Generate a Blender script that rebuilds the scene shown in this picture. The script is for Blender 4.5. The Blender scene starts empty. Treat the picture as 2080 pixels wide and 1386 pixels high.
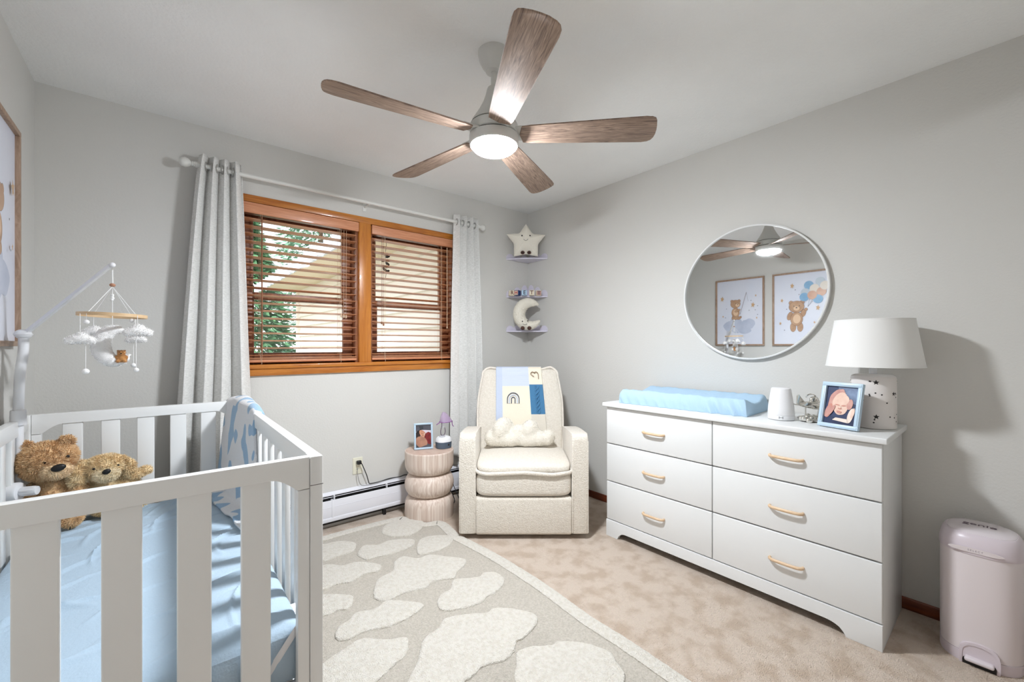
import bpy, bmesh, math, random
from mathutils import Vector, Matrix, noise
PI = math.pi
random.seed(7)
SC = bpy.context.scene
COL = SC.collection
R = math.radians

# ---------------------------------------------------------------- camera, world, lamps, exposure
CAM_Z, YAW, FPX = 1.208, 39.71, 850.4
cam = bpy.data.cameras.new('camera'); cam_o = bpy.data.objects.new('camera', cam); COL.objects.link(cam_o)
cam_o.location = (0, 0, CAM_Z); cam_o.rotation_euler = (R(90), 0, R(-YAW))
cam.sensor_width = 36.0; cam.lens = FPX / 2080 * 36; cam.shift_y = (702 - 693) / 2080; cam.clip_start = .02
SC.camera = cam_o
SC.view_settings.view_transform = 'Standard'; SC.view_settings.look = 'None'
SC.view_settings.gamma = 1; SC.view_settings.exposure = 0.76; SC.view_settings.use_curve_mapping = False
FAN_LIGHT = 335.0
W = bpy.data.worlds.new('sky'); SC.world = W; W.use_nodes = True
wn = W.node_tree.nodes; wl = W.node_tree.links
bg = wn['Background']; bg.inputs['Strength'].default_value = 1.7
tc = wn.new('ShaderNodeTexCoord'); sep = wn.new('ShaderNodeSeparateXYZ'); rmp = wn.new('ShaderNodeValToRGB')
wl.new(tc.outputs['Generated'], sep.inputs[0]); wl.new(sep.outputs['Z'], rmp.inputs[0]); wl.new(rmp.outputs[0], bg.inputs[0])
rmp.color_ramp.elements[0].color = (.93, .93, .92, 1); rmp.color_ramp.elements[1].color = (.62, .78, 1.0, 1)
sun = bpy.data.lights.new('sun', 'SUN'); sun.energy = 3.2; sun.angle = R(6); so = bpy.data.objects.new('sun', sun)
COL.objects.link(so); so.rotation_euler = (R(38), R(-38), 0); so.location = (0, 6, 8)


# ---------------------------------------------------------------- materials
def lin(c):
    return tuple((x / 255 / 12.92) if x / 255 <= .04045 else ((x / 255 + .055) / 1.055) ** 2.4 for x in c)
def M(name, col, rough=.5, metal=0., spec=.5, var=None, bump=None, bump2=None, stretch=None, sheen=0, coat=0, emit=None, alpha=None, trans=0):
    """col sRGB 0-255; var=(col2, scale, detail, lo, hi); bump=(scale, strength, distance)"""
    m = bpy.data.materials.new(name); m.use_nodes = True
    nt = m.node_tree; N = nt.nodes; L = nt.links; b = N['Principled BSDF']
    b.inputs['Base Color'].default_value = (*lin(col), 1)
    b.inputs['Roughness'].default_value = rough; b.inputs['Metallic'].default_value = metal
    b.inputs['Specular IOR Level'].default_value = spec
    b.inputs['Sheen Weight'].default_value = sheen; b.inputs['Coat Weight'].default_value = coat
    if trans: b.inputs['Transmission Weight'].default_value = trans
    if emit: b.inputs['Emission Color'].default_value = (*lin(emit[0]), 1); b.inputs['Emission Strength'].default_value = emit[1]
    if alpha is not None: b.inputs['Alpha'].default_value = alpha
    if var or bump:
        t = N.new('ShaderNodeTexCoord'); mp = N.new('ShaderNodeMapping'); L.new(t.outputs['Object'], mp.inputs[0])
        if stretch: mp.inputs['Scale'].default_value = stretch
    if var:
        n = N.new('ShaderNodeTexNoise'); n.inputs['Scale'].default_value = var[1]; n.inputs['Detail'].default_value = var[2]
        r = N.new('ShaderNodeValToRGB'); L.new(mp.outputs[0], n.inputs['Vector']); L.new(n.outputs['Fac'], r.inputs[0])
        r.color_ramp.elements[0].position = var[3]; r.color_ramp.elements[1].position = var[4]
        r.color_ramp.elements[0].color = (*lin(var[0]), 1); r.color_ramp.elements[1].color = (*lin(col), 1)
        L.new(r.outputs[0], b.inputs['Base Color'])
    prev = None
    for bb in (bump, bump2):
        if bb:
            n = N.new('ShaderNodeTexNoise'); n.inputs['Scale'].default_value = bb[0]; n.inputs['Detail'].default_value = 3
            L.new(mp.outputs[0], n.inputs['Vector'])
            bp = N.new('ShaderNodeBump'); bp.inputs['Strength'].default_value = bb[1]; bp.inputs['Distance'].default_value = bb[2]
            L.new(n.outputs['Fac'], bp.inputs['Height'])
            if prev: L.new(prev.outputs[0], bp.inputs['Normal'])
            L.new(bp.outputs[0], b.inputs['Normal']); prev = bp
    return m
def wood(name, c1, c2, stretch, scale=6, rough=.45, dist=3.0, fine=True, coat=0, bumpd=.0006):
    m = M(name, c1, rough, coat=coat); nt = m.node_tree; N = nt.nodes; L = nt.links; b = N['Principled BSDF']
    t = N.new('ShaderNodeTexCoord'); mp = N.new('ShaderNodeMapping'); L.new(t.outputs['Object'], mp.inputs[0])
    mp.inputs['Scale'].default_value = stretch
    n = N.new('ShaderNodeTexNoise'); n.inputs['Scale'].default_value = scale; n.inputs['Detail'].default_value = 6
    n.inputs['Distortion'].default_value = dist; n.inputs['Roughness'].default_value = .62
    L.new(mp.outputs[0], n.inputs['Vector'])
    r = N.new('ShaderNodeValToRGB'); L.new(n.outputs['Fac'], r.inputs[0])
    r.color_ramp.elements[0].position = .34; r.color_ramp.elements[1].position = .66
    r.color_ramp.elements[0].color = (*lin(c2), 1); r.color_ramp.elements[1].color = (*lin(c1), 1)
    L.new(r.outputs[0], b.inputs['Base Color'])
    bp = N.new('ShaderNodeBump'); bp.inputs['Strength'].default_value = .5; bp.inputs['Distance'].default_value = bumpd
    L.new(n.outputs['Fac'], bp.inputs['Height']); L.new(bp.outputs[0], b.inputs['Normal'])
    return m

m_wall = M('wall paint', (216, 214, 209), .62, bump=(90, .5, .0018), bump2=(260, .35, .0006))
m_ceil = M('ceiling texture paint', (248, 248, 246), .8, bump=(70, .7, .003), bump2=(210, .5, .0012), var=((243, 243, 241), 2.2, 5, .3, .6))
m_carpet = M('beige carpet pile', (230, 211, 193), .95, spec=.1, var=((210, 187, 165), 11, 14, .38, .55), bump=(240, 1.0, .009), bump2=(60, .6, .006), sheen=.2)
m_white = M('white painted wood', (240, 240, 238), .32)
m_whitep = M('white plastic', (238, 238, 240), .3)
m_pine = wood('golden stained pine', (205, 132, 52), (166, 92, 28), (1, 6, 12), 3, .32, 1.2, coat=.25)
m_pinev = wood('golden stained pine upright', (205, 132, 52), (176, 102, 34), (12, 6, 1), 3, .32, 1.2, coat=.25)
m_slat = wood('reddish brown wood slats', (224, 164, 122), (198, 134, 94), (1, 10, 14), 4, .35, 1.0, coat=.15)
m_val = wood('reddish wood valance', (220, 156, 118), (196, 126, 88), (1, 10, 26), 5, .38, .8, coat=.2)
m_sash = wood('dark brown sash wood', (160, 106, 74), (124, 78, 52), (5, 5, 2), 5, .4, 1.0)
m_base = wood('mahogany baseboard', (134, 64, 32), (92, 36, 18), (12, 1, 12), 3, .35, 1.0, coat=.2)
m_cord = M('beige cord', (208, 180, 150), .8)
m_chrome = M('chrome', (225, 225, 222), .09, 1.0)
m_dark = M('near black plastic', (22, 22, 24), .4)
m_black = M('black nose', (14, 12, 12), .5)

# ---------------------------------------------------------------- mesh builder
TM = {}
class MB:
    def __init__(s): s.v = []; s.f = []; s.m = []
    def add(s, V, F, m=0, T=None):
        o = len(s.v)
        s.v += [tuple(T @ Vector(p)) if T is not None else tuple(p) for p in V]
        s.f += [tuple(i + o for i in f) for f in F]
        s.m += ([m] * len(F) if isinstance(m, int) else list(m))
        return s
    def bm(s, bm, m=0, T=None):
        bm.verts.index_update()
        V = [v.co.copy() for v in bm.verts]; F = [[v.index for v in f.verts] for f in bm.faces]
        bm.free(); return s.add(V, F, m, T)
    def box(s, c, sz, m=0, bev=.003, seg=2, T=None):
        b = bmesh.new(); bmesh.ops.create_cube(b, size=1)
        for v in b.verts: v.co = Vector((v.co.x * sz[0], v.co.y * sz[1], v.co.z * sz[2]))
        bev = min(bev, min(sz) * .49)
        if bev > 0: bmesh.ops.bevel(b, geom=b.edges[:], offset=bev, segments=seg, profile=.5, affect='EDGES')
        for v in b.verts: v.co += Vector(c)
        return s.bm(b, m, T)
    def b2(s, x0, x1, y0, y1, z0, z1, m=0, bev=.003, seg=2, T=None):
        return s.box(((x0 + x1) / 2, (y0 + y1) / 2, (z0 + z1) / 2), (abs(x1 - x0), abs(y1 - y0), abs(z1 - z0)), m, bev, seg, T)
    def ell(s, c, r, m=0, nu=24, nv=14, T=None, e1=1., e2=1., warp=None):
        V = []; F = []
        pw = lambda t, e: math.copysign(abs(t) ** e, t)
        for j in range(nv + 1):
            ph = -PI / 2 + PI * j / nv
            for i in range(nu):
                th = 2 * PI * i / nu
                p = Vector((r[0] * pw(math.cos(ph), e1) * pw(math.cos(th), e2), r[1] * pw(math.cos(ph), e1) * pw(math.sin(th), e2), r[2] * pw(math.sin(ph), e1)))
                if warp: p = warp(p)
                V.append(p + Vector(c))
        for j in range(nv):
            for i in range(nu):
                F.append((j * nu + i, j * nu + (i + 1) % nu, (j + 1) * nu + (i + 1) % nu, (j + 1) * nu + i))
        return s.add(V, F, m, T)
    def lathe(s, prof, c=(0, 0, 0), m=0, n=40, T=None, cap=True, sx=1., sy=1.):
        V = []; F = []; k = len(prof)
        for r, z in prof:
            for i in range(n):
                a = 2 * PI * i / n; V.append((c[0] + r * sx * math.cos(a), c[1] + r * sy * math.sin(a), c[2] + z))
        for j in range(k - 1):
            for i in range(n): F.append((j * n + i, j * n + (i + 1) % n, (j + 1) * n + (i + 1) % n, (j + 1) * n + i))
        if cap: F.append(tuple(reversed(range(n)))); F.append(tuple((k - 1) * n + i for i in range(n)))
        return s.add(V, F, m, T)
    def tube(s, pts, r, m=0, n=10, T=None, closed=False, cap=True, flat=None):
        P = [Vector(p) for p in pts]; k = len(P); V = []; F = []
        rr = r if isinstance(r, (list, tuple)) else [r] * k
        up = None
        for i in range(k):
            if closed: t = (P[(i + 1) % k] - P[i - 1]).normalized()
            else: t = (P[min(i + 1, k - 1)] - P[max(i - 1, 0)]).normalized()
            if up is None:
                up = t.orthogonal().normalized() if flat is None else Vector(flat[0]).normalized()
            up = (up - t * up.dot(t)).normalized(); sd = t.cross(up)
            fl = 1 if flat is None else flat[1]
            for j in range(n):
                a = 2 * PI * j / n; V.append(P[i] + up * math.cos(a) * rr[i] * fl + sd * math.sin(a) * rr[i])
        for i in range(k if closed else k - 1):
            a0 = i * n; a1 = ((i + 1) % k) * n
            for j in range(n): F.append((a0 + j, a0 + (j + 1) % n, a1 + (j + 1) % n, a1 + j))
        if cap and not closed: F.append(tuple(reversed(range(n)))); F.append(tuple((k - 1) * n + j for j in range(n)))
        return s.add(V, F, m, T)
    def prism(s, poly, d, m=0, bev=0., seg=2, T=None, mcap=None):
        """poly in local XY, extruded from z=0 to z=d"""
        b = bmesh.new(); n = len(poly)
        lo = [b.verts.new((x, y, 0)) for x, y in poly]; hi = [b.verts.new((x, y, d)) for x, y in poly]
        b.faces.new(lo[::-1]); b.faces.new(hi)
        for i in range(n): b.faces.new((lo[i], lo[(i + 1) % n], hi[(i + 1) % n], hi[i]))
        if bev > 0:
            ed = [e for e in b.edges if abs(e.verts[0].co.z - e.verts[1].co.z) < 1e-9]
            bmesh.ops.bevel(b, geom=ed, offset=bev, segments=seg, profile=.5, affect='EDGES')
        return s.bm(b, m, T)
    def grid(s, fn, nu, nv, m=0, T=None, cu=False):
        V = [fn(i / (nu if cu else nu - 1), j / (nv - 1)) for j in range(nv) for i in range(nu)]; F = []; mm = []
        for j in range(nv - 1):
            for i in range(nu if cu else nu - 1):
                a = j * nu + i; b_ = j * nu + (i + 1) % nu
                F.append((a, b_, b_ + nu, a + nu)); mm.append(m(i / nu, j / nv) if callable(m) else m)
        return s.add(V, F, mm, T)
    def flatpoly(s, pts, m=0, T=None):
        return s.add([(x, y, z) for x, y, z in pts], [tuple(range(len(pts)))], m, T)
    def text(s, body, size, m=0, T=None, depth=.001, bold=0.0):
        cu = bpy.data.curves.new('lettering', 'FONT'); cu.body = body; cu.size = size; cu.extrude = depth; cu.align_x = 'CENTER'; cu.align_y = 'CENTER'; cu.offset = bold
        o = bpy.data.objects.new('lettering', cu); COL.objects.link(o)
        bpy.context.view_layer.update()
        me = bpy.data.meshes.new_from_object(o.evaluated_get(bpy.context.evaluated_depsgraph_get()))
        V = [v.co.copy() for v in me.vertices]; F = [tuple(p.vertices) for p in me.polygons]
        bpy.data.objects.remove(o); bpy.data.curves.remove(cu); bpy.data.meshes.remove(me)
        return s.add(V, F, m, T)
    def build(s, name, mats, parent=None, angle=38, world=False, flat=False):
        me = bpy.data.meshes.new(name)
        V = s.v
        if world and parent is not None:
            I = TM[parent.name].inverted(); V = [tuple(I @ Vector(p)) for p in V]
        me.from_pydata(V, [], s.f)
        if not isinstance(mats, (list, tuple)): mats = [mats]
        for m in mats: me.materials.append(m)
        me.polygons.foreach_set('material_index', s.m)
        if not flat:
            me.polygons.foreach_set('use_smooth', [True] * len(s.f)); me.set_sharp_from_angle(angle=R(angle))
        me.validate(); me.update()
        o = bpy.data.objects.new(name, me); COL.objects.link(o)
        if parent is not None:
            o.parent = parent; TM[o.name] = TM[parent.name]
        return o
def props(o, label=None, cat=None, group=None, kind=None):
    if label: o['label'] = label
    if cat: o['category'] = cat
    if group: o['group'] = group
    if kind: o['kind'] = kind
    return o
def thing(name, label, cat, loc=(0, 0, 0), rz=0, group=None):
    o = bpy.data.objects.new(name, None); COL.objects.link(o); o.empty_display_size = .05
    o.location = loc; o.rotation_euler = (0, 0, rz); TM[o.name] = Matrix.Translation(loc) @ Matrix.Rotation(rz, 4, 'Z')
    return props(o, label, cat, group)
def structure(name, mb, mats, parent=None, **k):
    o = mb.build(name, mats, parent, **k)
    if parent is None: o['kind'] = 'structure'
    TM.setdefault(o.name, Matrix.Identity(4)); return o
def frame_T(o, x, y, z):
    """matrix whose columns are x, y, z axes and origin o"""
    m = Matrix.Identity(4)
    for i in range(3): m[i][0] = x[i]; m[i][1] = y[i]; m[i][2] = z[i]; m[i][3] = o[i]
    return m
def spline(pts, n=8, closed=True):
    P = [Vector(p) for p in pts]; k = len(P); out = []
    for i in range(k if closed else k - 1):
        if closed: a, b, c, d = P[i - 1], P[i], P[(i + 1) % k], P[(i + 2) % k]
        else: a, b, c, d = P[max(i - 1, 0)], P[i], P[i + 1], P[min(i + 2, k - 1)]
        for j in range(n):
            t = j / n
            out.append(.5 * ((2 * b) + (c - a) * t + (2 * a - 5 * b + 4 * c - d) * t * t + (3 * b - a - 3 * c + d) * t ** 3))
    if not closed: out.append(P[-1])
    return out
def ringloft(mb, rings, m=0, n=48, T=None, cap=True):
    """rings: (cx, cy, cz, a, b, e) superellipse sections stacked in z"""
    V = []; F = []
    for cx, cy, cz, a, b, e in rings:
        for i in range(n):
            t = 2 * PI * i / n; c, s_ = math.cos(t), math.sin(t)
            V.append((cx + a * math.copysign(abs(c) ** e, c), cy + b * math.copysign(abs(s_) ** e, s_), cz))
    k = len(rings)
    for j in range(k - 1):
        for i in range(n): F.append((j * n + i, j * n + (i + 1) % n, (j + 1) * n + (i + 1) % n, (j + 1) * n + i))
    if cap: F.append(tuple(reversed(range(n)))); F.append(tuple((k - 1) * n + i for i in range(n)))
    return mb.add(V, F, m, T)
def blob(parts, voxel=.006, smooth=6):
    """parts: (centre, radii[, rotation matrix]) ellipsoids fused into one skin; returns verts, faces"""
    mb = MB()
    for p in parts:
        T = Matrix.Translation(p[0]) @ (p[2].to_4x4() if len(p) > 2 else Matrix.Identity(4))
        mb.ell((0, 0, 0), p[1], 0, 20, 12, T=T)
    me = bpy.data.meshes.new('skin'); me.from_pydata(mb.v, [], mb.f)
    b = bmesh.new(); b.from_mesh(me); bmesh.ops.remove_doubles(b, verts=b.verts[:], dist=1e-6); b.to_mesh(me); b.free()
    o = bpy.data.objects.new('skin', me); COL.objects.link(o)
    md = o.modifiers.new('r', 'REMESH'); md.mode = 'VOXEL'; md.voxel_size = voxel
    sm = o.modifiers.new('s', 'SMOOTH'); sm.iterations = smooth; sm.factor = .5
    bpy.context.view_layer.update()
    e = bpy.data.meshes.new_from_object(o.evaluated_get(bpy.context.evaluated_depsgraph_get()))
    V = [v.co.copy() for v in e.vertices]; F = [tuple(p.vertices) for p in e.polygons]
    bpy.data.objects.remove(o); bpy.data.meshes.remove(me); bpy.data.meshes.remove(e)
    return V, F
def fur(mb, V, F, n, length, width, m=0, curl=.6, scale=60, seed=1):
    """short tapered tufts standing on the skin V, F"""
    rnd = random.Random(seed); areas = []; nm = []
    for f in F:
        a, b, c = V[f[0]], V[f[1]], V[f[2]]; d = V[f[-1]]
        x = (c - a).cross(d - b) * .5; areas.append(x.length); nm.append(x.normalized() if x.length else Vector((0, 0, 1)))
    for k in rnd.choices(range(len(F)), weights=areas, k=n):
        f = F[k]; w = [rnd.random() + .01 for _ in f]; s_ = sum(w)
        p = Vector((0, 0, 0))
        for i, wi in zip(f, w): p += V[i] * (wi / s_)
        q = noise.noise_vector(p * scale) * curl
        t = (nm[k] + q - nm[k] * q.dot(nm[k]) * .3 + Vector((0, 0, -.15))).normalized(); L = length * rnd.uniform(.6, 1.2)
        sd = t.cross(Vector((rnd.uniform(-1, 1), rnd.uniform(-1, 1), rnd.uniform(-1, 1)))).normalized() * width
        t2 = (t + noise.noise_vector(p * scale * 2 + Vector((9, 3, 1))) * curl).normalized()
        a = p + t * L * .55
        mb.add([p - sd, p + sd, a + sd * .7, a - sd * .7, a + t2 * L * .5], [(0, 1, 2, 3), (3, 2, 4)], m)
def copy_thing(o, loc, rz=0, label=None):
    """a copy of a thing and of its parts and sub-parts"""
    def cp(x, par):
        c = x.copy(); COL.objects.link(c)
        if par is not None: c.parent = par
        for ch in [q for q in list(COL.objects) if q.parent == x and q is not c]: cp(ch, c)
        return c
    c = cp(o, None); c.location = loc; c.rotation_euler = (0, 0, rz)
    if label: c['label'] = label
    TM[c.name] = Matrix.Translation(loc) @ Matrix.Rotation(rz, 4, 'Z')
    return c

# ================================================================ the room
XR, XL, YB, YF, HC = 2.621, -.466, 2.922, -.55, 2.44
structure('floor', MB().b2(XL - .1, XR + .1, YF - 2.2, YB + .1, -.1, 0, bev=0), m_carpet)
structure('ceiling', MB().b2(XL - .1, XR + .1, YF - 2.2, YB + .1, HC, HC + .1, bev=0), m_ceil)
structure('wall_right', MB().b2(XR, XR + .12, YF - 2.2, YB + .14, 0, HC, bev=0), m_wall)
structure('wall_left', MB().b2(XL - .12, XL, YF - 2.2, YB + .14, 0, HC, bev=0), m_wall)
WX0, WX1, WZ0, WZ1 = .345, 1.815, 1.085, 2.07
w = MB()
w.b2(XL - .12, WX0, YB, YB + .14, 0, HC, bev=0).b2(WX1, XR + .12, YB, YB + .14, 0, HC, bev=0)
w.b2(WX0, WX1, YB, YB + .14, 0, WZ0, bev=0).b2(WX0, WX1, YB, YB + .14, WZ1, HC, bev=0)
structure('wall_back', w, m_wall)
w = MB()   # the wall behind the camera with a doorway, shut by the added door
w.b2(XL - .12, -.33, YF - .12, YF, 0, HC, bev=0).b2(.52, XR + .12, YF - .12, YF, 0, HC, bev=0).b2(-.33, .52, YF - .12, YF, 2.05, HC, bev=0)
structure('wall_front', w, m_wall)
w = MB()
w.b2(-.40, -.33, YF - .13, YF + .015, 0, 2.05, bev=.004).b2(.52, .59, YF - .13, YF + .015, 0, 2.05, bev=.004).b2(-.40, .59, YF - .13, YF + .015, 2.05, 2.12, bev=.004)
structure('trim_1', w, m_pinev)
d1 = bpy.data.objects.new('added_door_1', None); COL.objects.link(d1); d1.location = (.095, YF - .07, 0); d1['kind'] = 'structure'; TM['added_door_1'] = Matrix.Translation((.095, YF - .07, 0))  # unseen closed door, added to block sky light through the doorway
m_added_door = M('added door white paint', (236, 235, 232), .4)
MB().b2(-.328, .518, YF - .10, YF - .065, .008, 2.045, bev=.002).build('added_door_leaf', m_added_door, d1, world=True)
MB().lathe([(.012, 0), (.012, .03), (.026, .04), (.028, .055), (.02, .066), (.001, .068)], (0, 0, 0), 0, 24, T=Matrix.Translation((.45, YF - .065, 1.0)) @ Matrix.Rotation(R(-90), 4, 'X')).build('added_door_handle', m_chrome, d1, world=True)
def baseboard(name, x0, x1, y0, y1):
    structure(name, MB().b2(x0, x1, y0, y1, 0, .054, bev=.004, seg=3), m_base)
baseboard('baseboard_right', XR - .012, XR, YF, YB)
baseboard('baseboard_left', XL, XL + .012, YF, YB)
baseboard('baseboard_front', .59, XR - .012, YF, YF + .012)

# ---------------------------------------------------------------- the double window
win = bpy.data.objects.new('window_1', None); COL.objects.link(win); win.location = (1.08, YB, 1.02); win['kind'] = 'structure'
TM['window_1'] = Matrix.Translation((1.08, YB, 1.02))
c = MB()
c.b2(.29, 1.87, YB - .016, YB + .01, 2.062, 2.106, bev=.004)
c.b2(.29, WX0 + .004, YB - .016, YB + .01, 1.085, 2.064, bev=.004).b2(WX1 - .004, 1.87, YB - .016, YB + .01, 1.085, 2.064, bev=.004)
c.build('casing', m_pine, win, world=True)
c = MB(); c.b2(1.038, 1.122, YB - .018, YB + .13, 1.085, 2.064, bev=.004); c.build('mullion', m_pinev, win, world=True)
c = MB(); c.b2(.29, 1.87, YB - .028, YB + .13, 1.066, 1.092, bev=.006, seg=3); c.b2(.30, 1.86, YB - .017, YB + .002, 1.024, 1.067, bev=.004)
c.build('sill', m_pine, win, world=True)
m_glass = bpy.data.materials.new('window glass'); m_glass.use_nodes = True
nt = m_glass.node_tree; nt.nodes.clear()
go = nt.nodes.new('ShaderNodeOutputMaterial'); gm = nt.nodes.new('ShaderNodeMixShader'); gt = nt.nodes.new('ShaderNodeBsdfTransparent')
gg = nt.nodes.new('ShaderNodeBsdfGlossy'); gg.inputs['Roughness'].default_value = .02
gt.inputs[0].default_value = (.95, .95, .95, 1); gm.inputs[0].default_value = .05
nt.links.new(gt.outputs[0], gm.inputs[1]); nt.links.new(gg.outputs[0], gm.inputs[2]); nt.links.new(gm.outputs[0], go.inputs[0])
for (x0, x1) in ((WX0, 1.038), (1.122, WX1)):
    j = MB()   # jamb lining
    j.b2(x0, x0 + .018, YB + .01, YB + .13, WZ0, WZ1, bev=.001).b2(x1 - .018, x1, YB + .01, YB + .13, WZ0, WZ1, bev=.001).b2(x0, x1, YB + .01, YB + .13, 2.05, WZ1, bev=.001)
    j.build('jamb', m_sash, win, world=True)
    zm = 1.515
    for k, (z0, z1, y0) in enumerate(((1.092, zm + .022, YB + .072), (zm - .022, 2.052, YB + .102))):
        s_ = MB(); a, b = x0 + .018, x1 - .018; st = .062
        s_.b2(a, a + st, y0, y0 + .028, z0, z1, bev=.003).b2(b - st, b, y0, y0 + .028, z0, z1, bev=.003)
        s_.b2(a + st, b - st, y0, y0 + .028, z0, z0 + (.07 if k == 0 else .044), bev=.003)
        s_.b2(a + st, b - st, y0, y0 + .028, z1 - (.044 if k == 0 else .06), z1, bev=.003)
        so_ = s_.build('sash', m_sash, win, world=True)
        g = MB(); g.b2(a + st, b - st, y0 + .012, y0 + .015, z0 + .04, z1 - .04, bev=0); g.build('pane', m_glass, so_, world=True)
        if k == 0:
            h = MB(); xm = (a + b) / 2
            h.tube(spline([(xm - .045, y0, z0 + .03), (xm - .035, y0 - .014, z0 + .033), (xm, y0 - .018, z0 + .034), (xm + .035, y0 - .014, z0 + .033), (xm + .045, y0, z0 + .03)], 5, False), .006, 0, 8)
            props(h.build('sash_lift', m_chrome, so_, world=True), 'silver sash lift')

# ---------------------------------------------------------------- outside: neighbouring wing, own eave, trees, lawn
m_side = M('cream lap siding', (248, 240, 230), .7, bump=(3, .1, .001))
m_soff = M('cream soffit', (240, 222, 196), .7)
m_roof = M('pale grey metal roofing', (214, 220, 230), .45, bump=(20, .2, .002))
m_lawn = M('lawn', (150, 150, 128), .9, var=((122, 126, 100), 8, 6, .3, .7))
structure('ground', MB().b2(-14, 14, YB + .14, 26, -.5, -.4, bev=0), m_lawn)
hw = thing('house_wing', 'cream sided house wing with pale roof seen through the blinds', 'building', (2.15, 6.5, -.4))
s_ = MB(); z = -.4
while z < 2.5:   # lap boards
    s_.add([(2.15, YB + .2, z), (2.15, 9.6, z), (2.195, 9.6, z + .2), (2.195, YB + .2, z + .2)], [(0, 3, 2, 1)])
    s_.add([(2.15, YB + .2, z), (2.15, 9.6, z), (2.195, 9.6, z), (2.195, YB + .2, z)], [(0, 1, 2, 3)]); z += .2
s_.b2(2.20, 3.2, YB + .2, 9.58, -.4, 2.5, bev=0)
s_.build('siding', m_side, hw, world=True, flat=True)
MB().b2(2.12, 2.2, 9.55, 9.64, -.4, 2.4, bev=.004).build('corner_board', m_side, hw, world=True)
s_ = MB(); s_.b2(1.5, 2.2, YB + .2, 10.0, 2.36, 2.38, bev=0); s_.build('soffit', m_soff, hw, world=True)
s_ = MB()
s_.add([(1.47, YB + .2, 2.30), (1.47, 10.1, 2.30), (1.47, 10.1, 2.44), (1.47, YB + .2, 2.44), (3.4, YB + .2, 3.4), (3.4, 10.1, 3.4), (1.50, YB + .2, 2.30), (1.50, 10.1, 2.30)],
       [(0, 1, 2, 3), (3, 2, 5, 4), (0, 6, 7, 1)])
y = YB + .3
while y < 10:
    s_.b2(1.40, 1.475, y, y + .05, 2.28, 2.44, bev=.004); y += .3
s_.build('roof', m_roof, hw, world=True)
ev = thing('roof_overhang', 'cream roof overhang with a vented strip above the window', 'roof', (1.0, YB + .4, 2.3))
MB().b2(-1.5, 3.2, YB + .14, YB + .75, 2.27, 2.29, bev=0).build('soffit', m_soff, ev, world=True)
s_ = MB()
for i in range(150): s_.b2(-1.4 + i * .03, -1.4 + i * .03 + .014, YB + .52, YB + .62, 2.262, 2.27, bev=0)
s_.build('vent_strip', M('grey vent', (120, 122, 120), .6), ev, world=True, flat=True)
MB().b2(-1.5, 3.2, YB + .75, YB + .78, 2.2, 2.36, bev=.003).build('fascia', m_side, ev, world=True)
m_leaf = [M('spruce needles', (104, 152, 104), .8, var=((58, 100, 66), 3, 4, .3, .7)), M('blue green needles', (150, 186, 160), .8, var=((88, 132, 100), 3, 4, .3, .7))]
m_bark = M('bark', (92, 72, 56), .9)
def tree(x, y, h, r, k, label):
    t = thing('conifer_tree', label, 'tree', (x, y, -.4), 0)
    MB().lathe([(.12, 0), (.09, h * .5), (.03, h)], (x, y, -.4), 0, 10).build('trunk', m_bark, t, world=True)
    f = MB(); rnd = random.Random(int(x * 100) + k)
    for i in range(7000):
        q = rnd.random() ** .8; z = .3 + q * (h - .3); rr = r * (1 - q) ** .75 + .08; a = rnd.uniform(0, 2 * PI); d = rr * rnd.uniform(.45, 1)
        p = Vector((x + d * math.cos(a), y + d * math.sin(a), z - .4)); t_ = Vector((math.cos(a), math.sin(a), rnd.uniform(-.7, .2))).normalized()
        sd = t_.cross(Vector((rnd.uniform(-1, 1), rnd.uniform(-1, 1), 1))).normalized() * rnd.uniform(.03, .07); L = rnd.uniform(.12, .3)
        f.add([p - sd * .4, p + t_ * L * .4 + sd, p + t_ * L, p + t_ * L * .4 - sd], [(0, 1, 2, 3)], 0)
    f.build('foliage', m_leaf[k], t, world=True, flat=True)
tree(1.35, 12.0, 5.0, 1.5, 0, 'dark green spruce beside the wing, seen through the left blind')
tree(4.2, 15.5, 9.0, 2.2, 1, 'blue green conifer beyond the far end of the wing')
tree(-1.8, 15.5, 6.6, 1.8, 1, 'blue green conifer furthest from the wing, behind the dark spruce')

# ---------------------------------------------------------------- baseboard heater
ht = thing('baseboard_heater', 'white metal baseboard heater along the wall under the window', 'heater', (.9, YB, 0))
m_hw = M('white enamel heater', (238, 238, 244), .35)
x0, x1, yf = XL + .02, 2.28, YB - .055
s_ = MB(); s_.b2(x0, x1, yf, yf + .004, .055, .192, bev=.001)
s_.b2(x0, x1, yf - .004, yf + .006, .052, .078, bev=.003).b2(x0, x1, yf - .0015, yf + .004, .145, .148, bev=.001)
s_.build('front_cover', m_hw, ht, world=True)
s_ = MB(); s_.add([(x0, YB - .002, .232), (x1, YB - .002, .232), (x1, YB - .036, .222), (x0, YB - .036, .222), (x0, YB - .002, .226), (x1, YB - .002, .226), (x1, YB - .036, .216), (x0, YB - .036, .216)],
                  [(3, 2, 1, 0), (4, 5, 6, 7), (2, 3, 7, 6), (0, 1, 5, 4), (0, 4, 7, 3), (1, 2, 6, 5)])
s_.build('top_deflector', m_hw, ht, world=True)
s_ = MB(); s_.b2(x0, x1, YB - .042, YB - .036, .206, .209, bev=.001)
for x in (.25, .86, 1.22, 1.9): s_.b2(x, x + .006, yf, YB - .03, .19, .22, bev=.001)
s_.build('damper', m_hw, ht, world=True)
MB().b2(x0, x1, YB - .03, YB - .004, .03, .21, bev=0).build('element', m_dark, ht, world=True)
for x in (x0 - .004, .845, x1 - .01): MB().b2(x, x + .014, yf - .003, YB - .002, .045 if x != .845 else .056, .222 if x != .845 else .192, bev=.002).build('end_cap' if x != .845 else 'joint_cover', m_hw, ht, world=True)
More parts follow.
